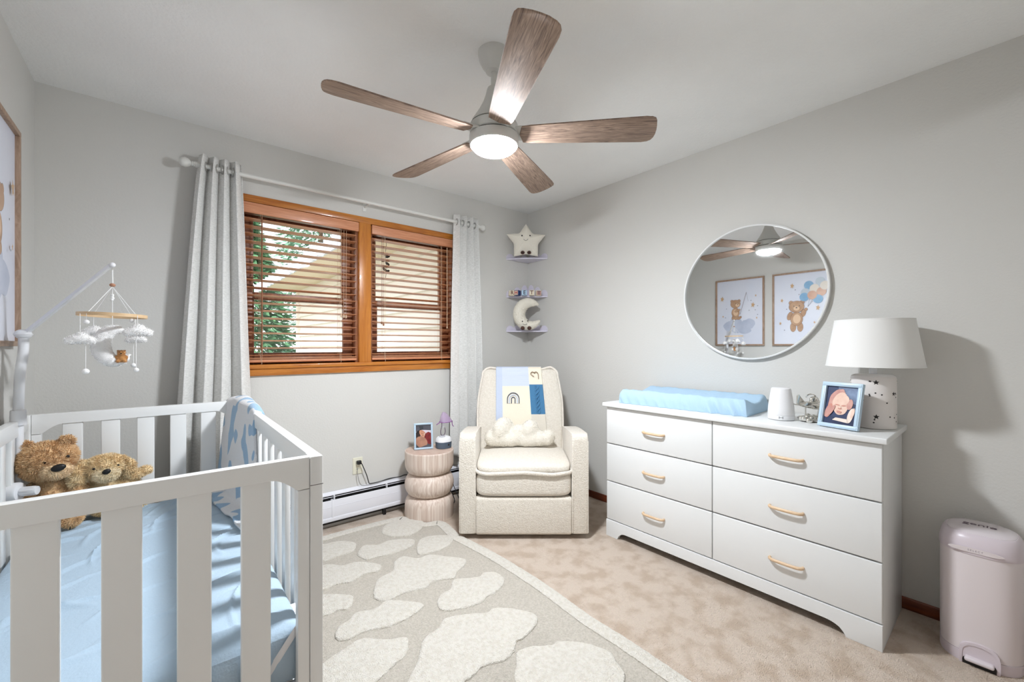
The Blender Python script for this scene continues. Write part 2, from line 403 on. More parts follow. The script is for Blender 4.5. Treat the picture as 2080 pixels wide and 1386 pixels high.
for x in (x0 + .1, 1.2, 2.1): MB().b2(x, x + .02, YB - .045, YB - .02, 0, .06, bev=.001).build('foot', m_dark, ht, world=True)

# ---------------------------------------------------------------- outlet and cords
ot = thing('wall_outlet', 'cream double wall outlet above the heater with a black plug', 'outlet', (1.032, YB, .374))
m_cream = M('cream plastic', (232, 228, 208), .4)
s_ = MB(); s_.b2(.998, 1.066, YB - .006, YB, .317, .431, bev=.003, seg=3); s_.build('cover_plate', m_cream, ot, world=True)
for zc in (.399, .349):
    s_ = MB(); s_.ell((1.032, YB - .006, zc), (.017, .003, .018), 0, 20, 10); r_ = s_.build('receptacle', m_cream, ot, world=True)
    if zc < .37:
        s_ = MB(); s_.b2(1.024, 1.0265, YB - .0105, YB - .008, zc, zc + .009, bev=0).b2(1.037, 1.0395, YB - .0105, YB - .008, zc, zc + .009, bev=0); s_.build('slot', m_dark, r_, world=True, flat=True)
pg = thing('power_cord', 'black power cord plugged in, running along the heater to the round table', 'cord', (1.035, YB - .02, .40))
s_ = MB(); s_.b2(1.020, 1.050, YB - .034, YB - .009, .386, .412, bev=.005, seg=3); s_.build('plug', m_dark, pg, world=True)
s_ = MB(); s_.tube(spline([(1.048, YB - .03, .395), (1.062, YB - .035, .36), (1.085, YB - .035, .30), (1.10, YB - .03, .25), (1.115, YB - .02, .236), (1.18, YB - .02, .236), (1.26, YB - .018, .243), (1.33, YB - .02, .24), (1.38, YB - .018, .246), (1.43, YB - .02, .236), (1.6, YB - .02, .237), (1.66, YB - .06, .2), (1.70, YB - .12, .1), (1.72, YB - .16, .012), (1.66, YB - .2, .008), (1.60, YB - .24, .008)], 6, False), .0032, 0, 8)
s_.build('cable', m_dark, pg, world=True)
s_ = MB(); s_.tube(spline([(1.028, YB - .014, .36), (1.024, YB - .022, .33), (1.03, YB - .03, .28), (1.045, YB - .028, .245), (1.07, YB - .02, .233), (1.14, YB - .03, .2335), (1.22, YB - .018, .236), (1.3, YB - .012, .238)], 6, False), .0022, 0, 8)
props(s_.build('lamp_cord', M('grey cord', (150, 148, 146), .5), None), 'thin grey cord hanging from the lower socket to the heater', 'cord')
s_ = MB()
s_.tube(spline([(1.70, 2.80, .24), (1.655, 2.70, .2), (1.66, 2.62, .10), (1.665, 2.55, .03), (1.69, 2.5, .007), (1.73, 2.46, .007), (1.78, 2.42, .007)], 6, False), .003, 0, 8)
props(s_.build('extension_cord', M('dark blue cord', (30, 34, 48), .5), None), 'dark blue cord trailing down between the round table and the armchair', 'cord')

# ---------------------------------------------------------------- venetian blinds
def blind(x0, x1, label, wand):
    b = thing('venetian_blind', label, 'blind', ((x0 + x1) / 2, YB, 2.05), 0, 'wooden venetian blinds')
    s_ = MB(); s_.b2(x0, x1, YB - .026, YB - .012, 1.995, 2.058, bev=.004, seg=3).b2(x0, x0 + .012, YB - .02, YB + .03, 1.998, 2.055, bev=.002).b2(x1 - .012, x1, YB - .02, YB + .03, 1.998, 2.055, bev=.002)
    s_.build('valance', m_val, b, world=True)
    MB().b2(x0 + .014, x1 - .014, YB - .008, YB + .045, 2.0, 2.05, bev=.002).build('headrail', m_sash, b, world=True)
    s_ = MB(); n = 19; zt, zb = 1.968, 1.145
    for i in range(n):
        z = zt + (zb - zt) * i / (n - 1); T = Matrix.Translation(((x0 + x1) / 2, YB + .022, z)) @ Matrix.Rotation(R(-8), 4, 'X')
        s_.box((0, 0, 0), (x1 - x0 - .018, .05, .003), 0, .0012, 1, T)
    for z in (1.131, 1.126): s_.b2(x0 + .009, x1 - .009, YB - .003, YB + .047, z - .0015, z + .0015, bev=.0012)
    s_.build('slats', m_slat, b, world=True)
    MB().b2(x0 + .008, x1 - .008, YB - .004, YB + .048, 1.104, 1.121, bev=.004, seg=3).build('bottom_rail', m_val, b, world=True)
    for fx in (.12, .80):
        s_ = MB(); x = x0 + (x1 - x0) * fx + .02
        for dy in (-.004, .048):
            for dx in (-.004, .004): s_.tube([(x + dx, YB + dy, 2.0), (x + dx, YB + dy, 1.105)], .0009, 0, 5)
        for i in range(n):
            z = zt + (zb - zt) * i / (n - 1) - .0025
            s_.tube([(x, YB - .004, z), (x, YB + .048, z)], .0008, 0, 4)
        s_.tube([(x, YB - .006, 1.125), (x + .003, YB - .008, 1.10), (x - .002, YB - .006, 1.085)], .0012, 0, 5)
        s_.build('ladder_cord', m_cord, b, world=True)
    if wand == 'L':
        s_ = MB(); x = x0 + .105; s_.tube([(x, YB - .010, 1.99), (x, YB - .012, 1.16)], .004, 0, 8); props(s_.build('tilt_wand', m_sash, b, world=True), 'brown wooden tilt wand')
        s_ = MB(); x = x1 - .115
        for dx in (0, .018, .034): s_.tube([(x + dx, YB - .012, 1.99), (x + dx * .9, YB - .013, 1.42 - .2 * dx)], .0011, 0, 5)
        for dx in (0, .018, .034): s_.lathe([(.002, .022), (.0045, .018), (.006, .0), (.003, -.002)], (x + dx * .9, YB - .013, 1.40 - .2 * dx), 0, 8)
        s_.build('pull_cord', m_cord, b, world=True)
    else:
        s_ = MB(); x = x1 - .07; s_.tube([(x, YB - .012, 1.99), (x, YB - .013, 1.36)], .003, 0, 6)
        s_.lathe([(.003, .02), (.006, .0), (.003, -.002)], (x, YB - .013, 1.345), 0, 8); s_.build('pull_cord', m_cord, b, world=True)
        s_ = MB(); x = x0 + .075
        for dx in (0, .012): s_.tube([(x + dx, YB - .010, 1.99), (x + dx, YB - .011, 1.38)], .0011, 0, 5)
        for dx in (0, .014): s_.ell((x + dx, YB - .011, 1.37 - dx * .8), (.007, .007, .010), 0, 8, 6)
        props(s_.build('tilt_cord', m_sash, b, world=True), 'thin tilt cords with dark tassels')
    return b
blind(.349, 1.034, 'reddish wooden venetian blind on the window half with the brown wand', 'L')
blind(1.126, 1.811, 'reddish wooden venetian blind on the window half beside the corner shelves', 'R')
# little dark wind ornament hanging in front of the right pane
s_ = MB(); x, y = 1.262, YB + .060
s_.tube(spline([(x, y, 2.04), (x + .004, y, 1.95), (x - .006, y, 1.86), (x + .006, y, 1.78), (x - .003, y, 1.70)], 6, False), .0014, 0, 5)
for k, (dx, z, a) in enumerate(((-.012, 1.885, .5), (.014, 1.868, -.4), (-.016, 1.835, -.5), (.012, 1.815, .5), (-.01, 1.77, .6), (.012, 1.758, -.5))):
    s_.ell((0, 0, 0), (.02, .003, .010), 0, 12, 6, T=Matrix.Translation((x + dx, y, z)) @ Matrix.Rotation(a, 4, 'Y'))
props(s_.build('hanging_ornament', M('dark bronze', (62, 58, 52), .45, .6), None), 'small dark leaf ornament hanging against the glass behind a blind', 'ornament')

# ---------------------------------------------------------------- curtains and rod
YR, ZR = YB - .09, 2.187
rod = thing('curtain_rod', 'white curtain rod with round finials above the window', 'curtain rod', (1.07, YR, ZR))
m_rod = M('white painted rod', (228, 227, 222), .35)
s_ = MB(); s_.tube([(.13, YR, ZR), (1.99, YR, ZR)], .0125, 0, 16); s_.build('pole', m_rod, rod, world=True)
for sx, xe in ((-1, .13), (1, 1.99)):
    s_ = MB(); T = Matrix.Translation((xe, YR, ZR)) @ Matrix.Rotation(sx * PI / 2, 4, 'Y')
    s_.lathe([(.016, -.02), (.016, 0), (.011, .003), (.014, .007), (.010, .011), (.013, .015), (.009, .019), (.013, .022), (.022, .032), (.0265, .046), (.023, .060), (.012, .069), (.001, .072)], (0, 0, 0), 0, 20, T)
    s_.build('finial', m_rod, rod, world=True)
for xe in (.16, 1.08, 1.965):
    s_ = MB(); s_.tube([(xe, YB, ZR - .01), (xe, YR, ZR - .012)], .006, 0, 8).b2(xe - .012, xe + .012, YB - .006, YB, ZR - .04, ZR + .02, bev=.002)
    s_.build('bracket', m_rod, rod, world=True)
m_curt = M('pale grey linen weave', (238, 237, 234), .85, spec=.2, var=((220, 219, 215), 9, 8, .35, .62), stretch=(6, 6, 26), bump=(40, .4, .0012), bump2=(120, .4, .0008), sheen=.15)
m_ring = M('nickel grommet', (176, 174, 170), .35, .5)
def curtain(x0t, x1t, x0b, x1b, z0, z1, folds, ph, seed, label, amp=.036):
    o = thing('curtain', label, 'curtain', ((x0t + x1t) / 2, YR, z1), 0, 'pale grey linen curtains')
    def fn(u, v):
        z = z1 + (z0 - z1) * v
        xa = x0t + (x0b - x0t) * v ** .8; xb = x1t + (x1b - x1t) * v ** .9
        uu = u + .018 * math.sin(u * 9 + v * 2.2 + seed) * v
        th = 2 * PI * folds * uu + ph
        a = amp * (1 + .45 * v) * (1 + .18 * math.sin(u * 7 + seed))
        y = YR + a * math.tanh(1.5 * math.sin(th)) / .905 - .006 * v
        x = xa + (xb - xa) * u + .014 * math.sin(2 * th + .4) * (.6 + .6 * v) + .008 * noise.noise(Vector((u * 4, v * 3, seed))) * v
        return (x, min(y, YB - .012), z + .006 * math.sin(th) * (v < .01))
    s_ = MB(); s_.grid(fn, folds * 40, 60)
    p = s_.build('fabric', m_curt, o, world=True, angle=80)
    md = p.modifiers.new('thick', 'SOLIDIFY'); md.thickness = .0022
    for k in range(folds * 2):
        th = PI * k; u = (th - ph) / (2 * PI * folds)
        if 0.02 < u < .98:
            x = x0t + (x1t - x0t) * u
            g = MB(); g.tube([(x + .003 * math.cos(a), YR + .023 * math.cos(a), ZR + .023 * math.sin(a)) for a in [2 * PI * i / 20 for i in range(20)]], .0035, 0, 6, closed=True)
            g.build('grommet', m_ring, o, world=True)
curtain(.150, .345, .020, .420, .33, 2.246, 4, PI * .9, 1.0, 'pale grey linen curtain hanging behind the white crib')
curtain(1.775, 2.005, 1.750, 2.075, .335, 2.246, 4, PI * .8, 4.2, 'pale grey linen curtain hanging behind the armchair')

# ================================================================ ceiling fan
FX, FY = 1.068, 1.405
fan = thing('ceiling_fan', 'ceiling fan with five brown wood blades and a lit round lamp', 'ceiling fan', (FX, FY, HC))
m_fan = M('matte off white metal', (214, 213, 208), .42)
m_blade = wood('weathered oak blade', (180, 154, 134), (108, 88, 78), (.7, 9, 1), 7, .6, 3.4, bumpd=.0005)
MB().lathe([(.067, 0), (.067, -.012), (.062, -.035), (.048, -.062), (.036, -.075), (.034, -.082), (.001, -.083)], (FX, FY, HC), 0, 40).build('canopy', m_fan, fan, world=True)
MB().lathe([(.0125, -.07), (.0125, -.17)], (FX, FY, HC), 0, 20).build('downrod', m_fan, fan, world=True)
s_ = MB(); s_.lathe([(.001, 2.292), (.026, 2.291), (.030, 2.282), (.034, 2.262), (.045, 2.23), (.066, 2.19), (.085, 2.16), (.096, 2.140), (.098, 2.136)], (FX, FY, 0), 0, 48)
s_.lathe([(.092, 2.136), (.092, 2.132)], (FX, FY, 0), 1, 48, cap=False).lathe([(.098, 2.132), (.1015, 2.128), (.1015, 2.096), (.096, 2.092)], (FX, FY, 0), 0, 48)
s_.lathe([(.094, 2.093), (.094, 2.087)], (FX, FY, 0), 1, 48, cap=False)
s_.build('motor_housing', [m_fan, m_dark], fan, world=True)
lr = MB().lathe([(.001, 2.0885), (.098, 2.088), (.1035, 2.085), (.1035, 2.052), (.099, 2.046), (.094, 2.046), (.094, 2.052)], (FX, FY, 0), 0, 48, cap=False)
lr.build('light_ring', m_fan, fan, world=True)
m_led = M('lit diffuser', (255, 252, 246), .4, emit=((242, 248, 255), FAN_LIGHT))
MB().lathe([(.0945, 2.048), (.092, 2.040), (.084, 2.032), (.068, 2.0240), (.045, 2.0195), (.001, 2.0175)], (FX, FY, 0), 0, 48, cap=False).build('diffuser', m_led, fan, world=True)
for k in range(5):
    th = R(99.5 - 72 * k); ph = R(-13)
    poly = [(.155, -.050), (.30, -.057), (.50, -.066), (.615, -.0705), (.638, -.069), (.652, -.062), (.659, -.048), (.664, -.025), (.6675, 0), (.668, .025), (.665, .047), (.657, .061), (.643, .069), (.620, .071), (.50, .066), (.30, .057), (.155, .050), (.120, .046), (.108, 0), (.120, -.046)]
    T = Matrix.Translation((FX, FY, 2.092)) @ Matrix.Rotation(th, 4, 'Z')
    o = MB().prism(poly, .006, 0, bev=.0022, seg=2).build('blade', m_blade, None)
    o.parent = fan; TM[o.name] = TM['ceiling_fan']
    o.matrix_local = Matrix.Translation((0, 0, 2.089 - HC)) @ Matrix.Rotation(th, 4, 'Z') @ Matrix.Rotation(ph, 4, 'X')
    s_ = MB(); s_.box((.118, 0, .006), (.075, .082, .008), 0, .003, 2, T @ Matrix.Rotation(ph, 4, 'X'))
    s_.build('blade_bracket', m_fan, fan, world=True)

# ================================================================ crib
CX0, CX1, CY0, CY1, CZ = -.446, .315, 1.142, 2.580, .925
crib = thing('baby_crib', 'white slatted baby crib standing in the corner by the left wall', 'crib', ((CX0 + CX1) / 2, (CY0 + CY1) / 2, 0))
m_crib = M('white crib lacquer', (242, 242, 240), .3)
m_bolt = M('steel bolt', (120, 120, 122), .35, .9)
def seam(s_, *a): s_.b2(*a, m=1, bev=0)
m_seam = M('joint gap', (96, 92, 88), .8)
PW, PD = .030, .056     # post face width on the end panels, post depth along the long side
for yy, dy in ((CY0, 1), (CY1, -1)):
    for xx, dx in ((CX0, 1), (CX1, -1)):
        s_ = MB(); s_.b2(xx, xx + dx * PW, yy, yy + dy * PD, 0, CZ, bev=.003)
        lo, hi = sorted((yy - dy * .0004, yy + dy * .002)); a, b = sorted((xx - dx * .0004, xx + dx * (PW + .0002)))
        s_.b2(a, b, lo, hi, .8515, .853, 1, 0)
        s_.build('post', [m_crib, m_seam], crib, world=True)
    ep = None
    # end panel: arched top rail, stiles, slats, bottom rail; thickness along y
    y0, y1 = sorted((yy + dy * .004, yy + dy * .030))
    a, b = CX0 + PW + .001, CX1 - PW - .001
    arch = [(a, CZ), (a, .845), (a + .028, .845)]
    for i in range(9):
        t = i / 8; arch.append((a + .028 + .062 * t, .845 + .036 * math.sin(t * PI / 2)))
    for i in range(9):
        t = 1 - i / 8; arch.append((b - .028 - .062 * t, .845 + .036 * math.sin(t * PI / 2)))
    arch += [(b - .028, .845), (b, .845), (b, CZ)]
    T = Matrix.Translation((0, y1, 0)) @ Matrix.Rotation(R(90), 4, 'X')
    s_ = MB(); s_.prism(arch, y1 - y0, 0, bev=.002, T=T)
    er = s_.build('end_rail', m_crib, crib, world=True)
    for q0, q1 in ((a, a + .027), (b - .027, b)): MB().b2(q0, q1, y0, y1, .16, .8435, bev=.0015).build('stile', m_crib, crib, world=True)
    MB().b2(a + .027, b - .027, y0, y1, .16, .25, bev=.003).build('bottom_rail', m_crib, crib, world=True)
    for k in range(5):
        xc = (CX0 + CX1) / 2 + (k - 2) * .1168
        MB().b2(xc - .0305, xc + .0305, y0 + .004, y1 - .004, .245, .884, bev=.0035, seg=3).build('slat', m_crib, crib, world=True)
for xx, dx in ((CX0, 1), (CX1, -1)):
    x0, x1 = sorted((xx, xx + dx * .028)); a, b = CY0 + PD + .001, CY1 - PD - .001
    MB().b2(x0, x1, a, b, CZ - .058, CZ, bev=.003).build('side_rail', m_crib, crib, world=True)
    MB().b2(x0, x1, a, b, .16, .235, bev=.003).build('side_rail', m_crib, crib, world=True)
    for k in range(11):
        yc = a + (b - a) * (k + .5) / 11
        MB().b2(x0 + .006, x1 - .006, yc - .024, yc + .024, .23, CZ - .054, bev=.003).build('slat', m_crib, crib, world=True)
s_ = MB()
s_.tube([(CX0 + .05, CY0 + .05, .335), (CX1 - .045, CY0 + .05, .335), (CX1 - .045, CY1 - .05, .335), (CX0 + .05, CY1 - .05, .335)], .009, 0, 8, closed=True)
for i in range(9): s_.b2(CX0 + .05, CX1 - .045, CY0 + .14 + i * .145, CY0 + .16 + i * .145, .333, .338, bev=.001)
for i in range(4): s_.b2(CX0 + .14 + i * .15, CX0 + .16 + i * .15, CY0 + .05, CY1 - .05, .330, .333, bev=.001)
s_.build('mattress_support', m_whitep, crib, world=True)
s_ = MB()
for xx, dx in ((CX0, 1), (CX1, -1)):
    for yy in (CY0 + .045, CY1 - .045):
        s_.tube([(xx + dx * .036, yy, .34), (xx + dx * .036, yy + (.13 if yy < 1.6 else -.13), .47)], .010, 0, 4)
s_.build('support_bracket', m_whitep, crib, world=True)
MB().tube([(.266, 1.178, .487), (.180, 1.178, .375)], .0085, 0, 4, flat=((0, 1, 0), .3)).build('brace', m_whitep, crib, world=True)

# ---------------------------------------------------------------- mattress with a crinkled blue sheet
m_sheet = M('light blue muslin', (178, 198, 214), .85, spec=.15, bump=(150, .6, .002), bump2=(46, .35, .003), sheen=.1)
mt = thing('crib_mattress', 'crib mattress under a crinkled light blue fitted sheet', 'mattress', (-.07, 1.86, .345))
MX0, MX1, MY0, MY1, MZ0, MZ1 = -.41, .278, 1.185, 2.535, .345, .495
rnd = random.Random(3)
creases = []
for i in range(46):
    x = rnd.uniform(MX0, MX1); y = rnd.uniform(MY0, MY1); a = rnd.choice([rnd.gauss(1.1, .25), rnd.gauss(.35, .2)]); creases.append((x, y, math.cos(a), math.sin(a), rnd.uniform(.06, .2), rnd.uniform(.005, .010), rnd.uniform(.006, .012)))
for i in range(13):   # short pulls along the right edge
    creases.append((MX1 - .06, MY0 + .1 + i * .1 + rnd.uniform(-.02, .02), .97, rnd.uniform(-.3, .1), .10, .005, -.007))
def crease(x, y):
    h = 0
    for cx, cy, c, s, L, wd, A in creases:
        dx, dy = x - cx, y - cy; u = dx * c + dy * s; v = -dx * s + dy * c + .15 * u * u / L * 2
        if abs(u) < L and abs(v) < wd * 4: h += A * math.exp(-(v / wd) ** 2) * (1 - (u / L) ** 2)
    return h
s_ = MB(); nx, ny = 130, 230
def mfn(u, v):
    x = MX0 + (MX1 - MX0) * u; y = MY0 + (MY1 - MY0) * v; rc = .045
    # rounded outline in plan
    ex = max(0, max(MX0 + rc * 2 - x, x - MX1 + rc * 2)) / (rc * 2); ey = max(0, max(MY0 + rc * 2 - y, y - MY1 + rc * 2)) / (rc * 2)
    e = min(1, math.hypot(ex, ey) ** 1.0); drop = .028 * (1 - math.sqrt(max(0, 1 - min(1, max(ex, ey)) ** 2)))
    h = crease(x, y) + .004 * noise.noise(Vector((x * 5, y * 5, 0))) + .0016 * noise.noise(Vector((x * 18, y * 13, 2)))
    return (x, y, MZ1 - drop + h * (1 - max(ex, ey)))
s_.grid(mfn, nx, ny)
# sides
ring = [(MX0, MY0), (MX1, MY0), (MX1, MY1), (MX0, MY1)]
def side(p, q, n):
    def fn(u, v):
        x = p[0] + (q[0] - p[0]) * u; y = p[1] + (q[1] - p[1]) * u
        nx_, ny_ = (q[1] - p[1]), -(q[0] - p[0]); L = math.hypot(nx_, ny_); nx_ /= L; ny_ /= L
        zt = MZ1 - .028 if v == 0 else None; z = (MZ1 - .028) + (MZ0 - MZ1 + .028) * v
        bulge = .010 * math.sin(PI * v) + .002 * noise.noise(Vector((x * 30, y * 30, z * 20))) * math.sin(PI * v)
        cr = 1 - math.exp(-min(u, 1 - u) * L / .02) if v > 0 else 1
        return (x + nx_ * (bulge * cr - .012 * v * v), y + ny_ * (bulge * cr - .012 * v * v), z)
    s_.grid(fn, n, 12)
for k in range(4): side(ring[k], ring[(k + 1) % 4], 60)
s_.b2(MX0 + .01, MX1 - .01, MY0 + .01, MY1 - .01, MZ0 + .0005, MZ0 + .01, bev=0)
s_.build('fitted_sheet', m_sheet, mt, world=True, angle=60)

# ---------------------------------------------------------------- blanket over the crib corner
m_terry = bpy.data.materials.new('white terry with blue clouds')
m_terry.use_nodes = True; nt = m_terry.node_tree; b = nt.nodes['Principled BSDF']; b.inputs['Roughness'].default_value = .95; b.inputs['Sheen Weight'].default_value = .25
t = nt.nodes.new('ShaderNodeTexCoord'); mp = nt.nodes.new('ShaderNodeMapping'); mp.inputs['Scale'].default_value = (1, 1, .8)
n1 = nt.nodes.new('ShaderNodeTexNoise'); n1.inputs['Scale'].default_value = 13; n1.inputs['Detail'].default_value = .3
r1 = nt.nodes.new('ShaderNodeValToRGB'); r1.color_ramp.elements[0].position = .545; r1.color_ramp.elements[1].position = .56
r1.color_ramp.elements[0].color = (*lin((240, 240, 242)), 1); r1.color_ramp.elements[1].color = (*lin((158, 192, 220)), 1)
n2 = nt.nodes.new('ShaderNodeTexNoise'); n2.inputs['Scale'].default_value = 260; bp = nt.nodes.new('ShaderNodeBump'); bp.inputs['Distance'].default_value = .004
for a_, b_ in ((t.outputs['Object'], mp.inputs[0]), (mp.outputs[0], n1.inputs['Vector']), (t.outputs['Object'], n2.inputs['Vector']), (n1.outputs['Fac'], r1.inputs[0]), (r1.outputs[0], b.inputs['Base Color']), (n2.outputs['Fac'], bp.inputs['Height']), (bp.outputs[0], b.inputs['Normal'])): nt.links.new(a_, b_)
bk = thing('baby_blanket', 'white fleece blanket with blue clouds hung over the crib corner', 'blanket', (.29, 2.36, .93))
def bfn(u, v):
    near = 1 - v; ya = 2.02; yb = 2.580; y = ya + (yb - ya) * v
    di = .006 + .078 * v ** .9; do = .010 + .022 * v; dt = .006 + .030 * math.sin(min(1, v * 1.15) * PI * .8) ** .7 + .004 * math.sin(v * 11)
    f = math.sin(v * PI * 3.4 + u * 2.2) + .45 * math.sin(v * PI * 7.3 + 2 + u * 4)
    if u < .28:
        t = u / .28; x = .315 + do + .008 * abs(f) * (1 - t); z = .62 + (.915 - .62) * t; y -= .03 * (1 - t)
    elif u < .48:
        t = (u - .28) / .20; a = PI * t; c = math.cos(a); x = (.301) + (.014 + do if c > 0 else .014 + di * .55) * c; z = .915 + (.010 + dt) * math.sin(a) ** .8
    elif u < .9:
        t = (u - .48) / .42; x = .287 - di * (.55 + .5 * t) - .010 * f * t ** .6 * (.25 + .75 * v); z = .915 - (.915 - .520) * t; y -= .10 * t * near + .02 * t
    else:
        t = (u - .9) / .1; x = .287 - di * 1.05 - .010 * f * (.25 + .75 * v) - .055 * t; z = .520 - .008 * math.sin(t * PI / 2) + .006 * abs(f) * t; y -= .10 * near + .02 + .02 * t
    return (x, y, z)
s_ = MB(); s_.grid(bfn, 90, 60); p = s_.build('cloth', m_terry, bk, world=True, angle=80)
md = p.modifiers.new('thick', 'SOLIDIFY'); md.thickness = .010; md.offset = 1

# ---------------------------------------------------------------- mobile arm clamped to the crib rail
ar = thing('mobile_arm', 'white plastic mobile arm clamped on the left crib rail', 'mobile holder', (-.415, 2.38, .66))
px_, py_ = -.421, 2.39
s_ = MB(); s_.tube(spline([(px_, py_, .63), (px_, py_, .91), (px_ + .001, py_, 1.0), (px_ + .004, py_, 1.10), (px_ + .012, py_, 1.18), (px_ + .013, py_, 1.245)], 6, False), [.0145] * 31, 0, 16); s_.build('upright', m_whitep, ar, world=True)
MB().lathe([(.0135, .908), (.0205, .909), (.0215, .913), (.0215, .962), (.020, .966), (.0135, .967)], (px_, py_, 0), 0, 28).build('collar', m_whitep, ar, world=True)
kx, kz = px_ + .012, 1.250
s_ = MB(); s_.ell((kx, py_, kz), (.024, .024, .019), 0, 24, 14); s_.lathe([(.020, -.003), (.0255, -.002), (.0255, .002), (.020, .003)], (kx, py_, kz), 0, 28)
s_.build('pivot_joint', m_whitep, ar, world=True)
TX, TY, TZ = -.152, 2.20, 1.515
s_ = MB(); s_.tube([(kx + .01, py_ - .006, kz + .008), (TX - .006, TY + .004, TZ - .003)], [.0108, .0098], 0, 4, flat=((0, .6, -1), .8)); s_.build('boom', m_whitep, ar, world=True)
s_ = MB(); s_.ell((TX, TY, TZ), (.0095, .0095, .0095), 0, 16, 10); s_.build('end_ball', m_whitep, ar, world=True)
s_ = MB(); s_.tube([(TX, TY + .007 * math.cos(a), TZ - .0135 + .006 * math.sin(a)) for a in [2 * PI * i / 14 for i in range(14)]], .0013, 0, 6, closed=True); s_.build('hook', m_chrome, ar, world=True)
s_ = MB()   # clamp discs and screw knob pointing into the crib
T = Matrix.Translation((px_ + .016, py_ - .06, .672)) @ Matrix.Rotation(R(90), 4, 'Y') @ Matrix.Rotation(R(20), 4, 'X')
s_.lathe([(.001, -.052), (.030, -.05), (.034, -.045), (.034, -.006), (.031, -.001), (.027, .0), (.001, .001)], (0, 0, 0), 0, 32, T); s_.build('clamp', m_whitep, ar, world=True)
s_ = MB(); s_.lathe([(.014, 0), (.0165, .004), (.0165, .042), (.0150, .047), (.001, .048)], (0, 0, 0), 0, 24, T)
for i in range(10):
    a = 2 * PI * i / 10; s_.tube([(.0162 * math.cos(a), .0162 * math.sin(a), .005), (.0162 * math.cos(a), .0162 * math.sin(a), .042)], .0012, 0, 6, T)
s_.build('knob', m_whitep, ar, world=True)
s_ = MB(); s_.b2(px_ - .012, px_ + .012, py_ - .075, py_ + .012, .65, .695, bev=.006, seg=3); s_.build('clamp_jaw', m_whitep, ar, world=True)

mo = thing('crib_mobile', 'hanging crib mobile with a wooden ring, white fleece clouds and a moon', 'mobile', (TX, TY, 1.32))
m_string = M('white string', (246, 246, 244), .8); m_felt = M('white felt', (246, 244, 242), .95, bump=(300, .6, .002), sheen=.3)
m_bead = M('brown wooden bead', (176, 128, 100), .5); m_hoop = wood('pale bamboo hoop', (226, 196, 156), (206, 172, 130), (2, 2, 20), 5, .5)
HZ = 1.322; RH = .098
s_ = MB(); T = Matrix.Translation((TX + .002, TY, HZ)) @ Matrix.Rotation(R(1.6), 4, 'Y')
s_.lathe([(RH - .002, -.006), (RH + .0015, -.006), (RH + .0015, .006), (RH - .002, .006), (RH - .002, -.006)], (0, 0, 0), 0, 56, T, cap=False); s_.build('hoop', m_hoop, mo, world=True)
s_ = MB(); s_.ell((TX, TY, 1.438), (.009, .009, .0072), 0, 16, 10); s_.build('bead', m_bead, mo, world=True)
hang = [(TX - .062, TY - .076), (TX + .052, TY + .083), (TX + .070, TY - .070), (TX - .062, TY + .078)]
s_ = MB(); s_.tube([(TX, TY, TZ - .018), (TX + .001, TY, 1.43)], .0018, 0, 6)
for hx, hy in hang: s_.tube([(TX, TY, 1.432), (hx, hy, HZ)], .0011, 0, 6)
s_.tube([(TX, TY, 1.43), (TX, TY, 1.26)], .0011, 0, 6)
s_.build('string', m_string, mo, world=True)
s_ = MB(); [s_.ell((TX + random.uniform(-.002, .002), TY, 1.40 - i * .006), (.0055, .0055, .005), 0, 8, 6) for i in range(4)]; s_.build('knot', m_string, mo, world=True)
def felt_ball(x, y, z, r, zt):
    s_ = MB(); s_.ell((x, y, z), (r, r, r * .95), 0, 16, 10); s_.tube([(x, y, z), (x, y, zt)], .001, 0, 5); s_.build('felt_ball', m_felt, mo, world=True)
def felt_cloud(x, y, z, k, zt):
    V, F = blob([((x, y, z), (.030 * k, .020, .017 * k)), ((x - .020 * k, y, z - .006), (.020 * k, .017, .013 * k)), ((x + .022 * k, y, z - .004), (.020 * k, .017, .014 * k)), ((x + .004, y, z + .010 * k), (.018 * k, .016, .014 * k))], .004, 4)
    s_ = MB(); s_.add(V, F); fur(s_, V, F, 900, .005, .0008, 0, .9, 90, int(z * 1000)); s_.tube([(x, y, z + .01), (x, y, zt)], .001, 0, 5); s_.build('fleece_cloud', m_felt, mo, world=True)
felt_cloud(hang[0][0] - .016, hang[0][1], 1.231, 1.02, HZ)
felt_cloud(hang[3][0] + .004, hang[3][1], 1.262, .95, HZ)
felt_cloud(hang[2][0] + .004, hang[2][1], 1.262, 1.10, HZ)
felt_cloud(hang[1][0] + .01, hang[1][1], 1.236, .85, HZ)
felt_ball(hang[0][0] + .0, hang[0][1], 1.292, .0085, HZ); felt_ball(hang[1][0], hang[1][1], 1.308, .0085, HZ)
felt_ball(hang[0][0] - .002, hang[0][1], 1.115, .0105, 1.225); felt_ball(hang[2][0], hang[2][1], 1.115, .0085, 1.25); felt_ball(hang[1][0] + .004, hang[1][1], 1.128, .0085, 1.23)
parts_ = []
for i in range(15):
    t = i / 14; a = R(62 + 262 * t); wd = .006 + .023 * math.sin(PI * min(1, t * .98 + .02)) ** .8
    parts_.append(((TX + .012 + .044 * math.cos(a), TY, 1.208 + .060 * math.sin(a)), (wd, wd * .9, wd)))
V, F = blob(parts_, .004, 4); s_ = MB(); s_.add(V, F); fur(s_, V, F, 1600, .005, .0008, 0, .9, 90, 5); s_.build('fleece_moon', m_felt, mo, world=True)
m_tan = M('tan plush', (206, 152, 92), .95, var=((176, 120, 66), 40, 3, .35, .65), sheen=.3)
bx_, by_, bz_ = TX + .026, TY - .012, 1.158
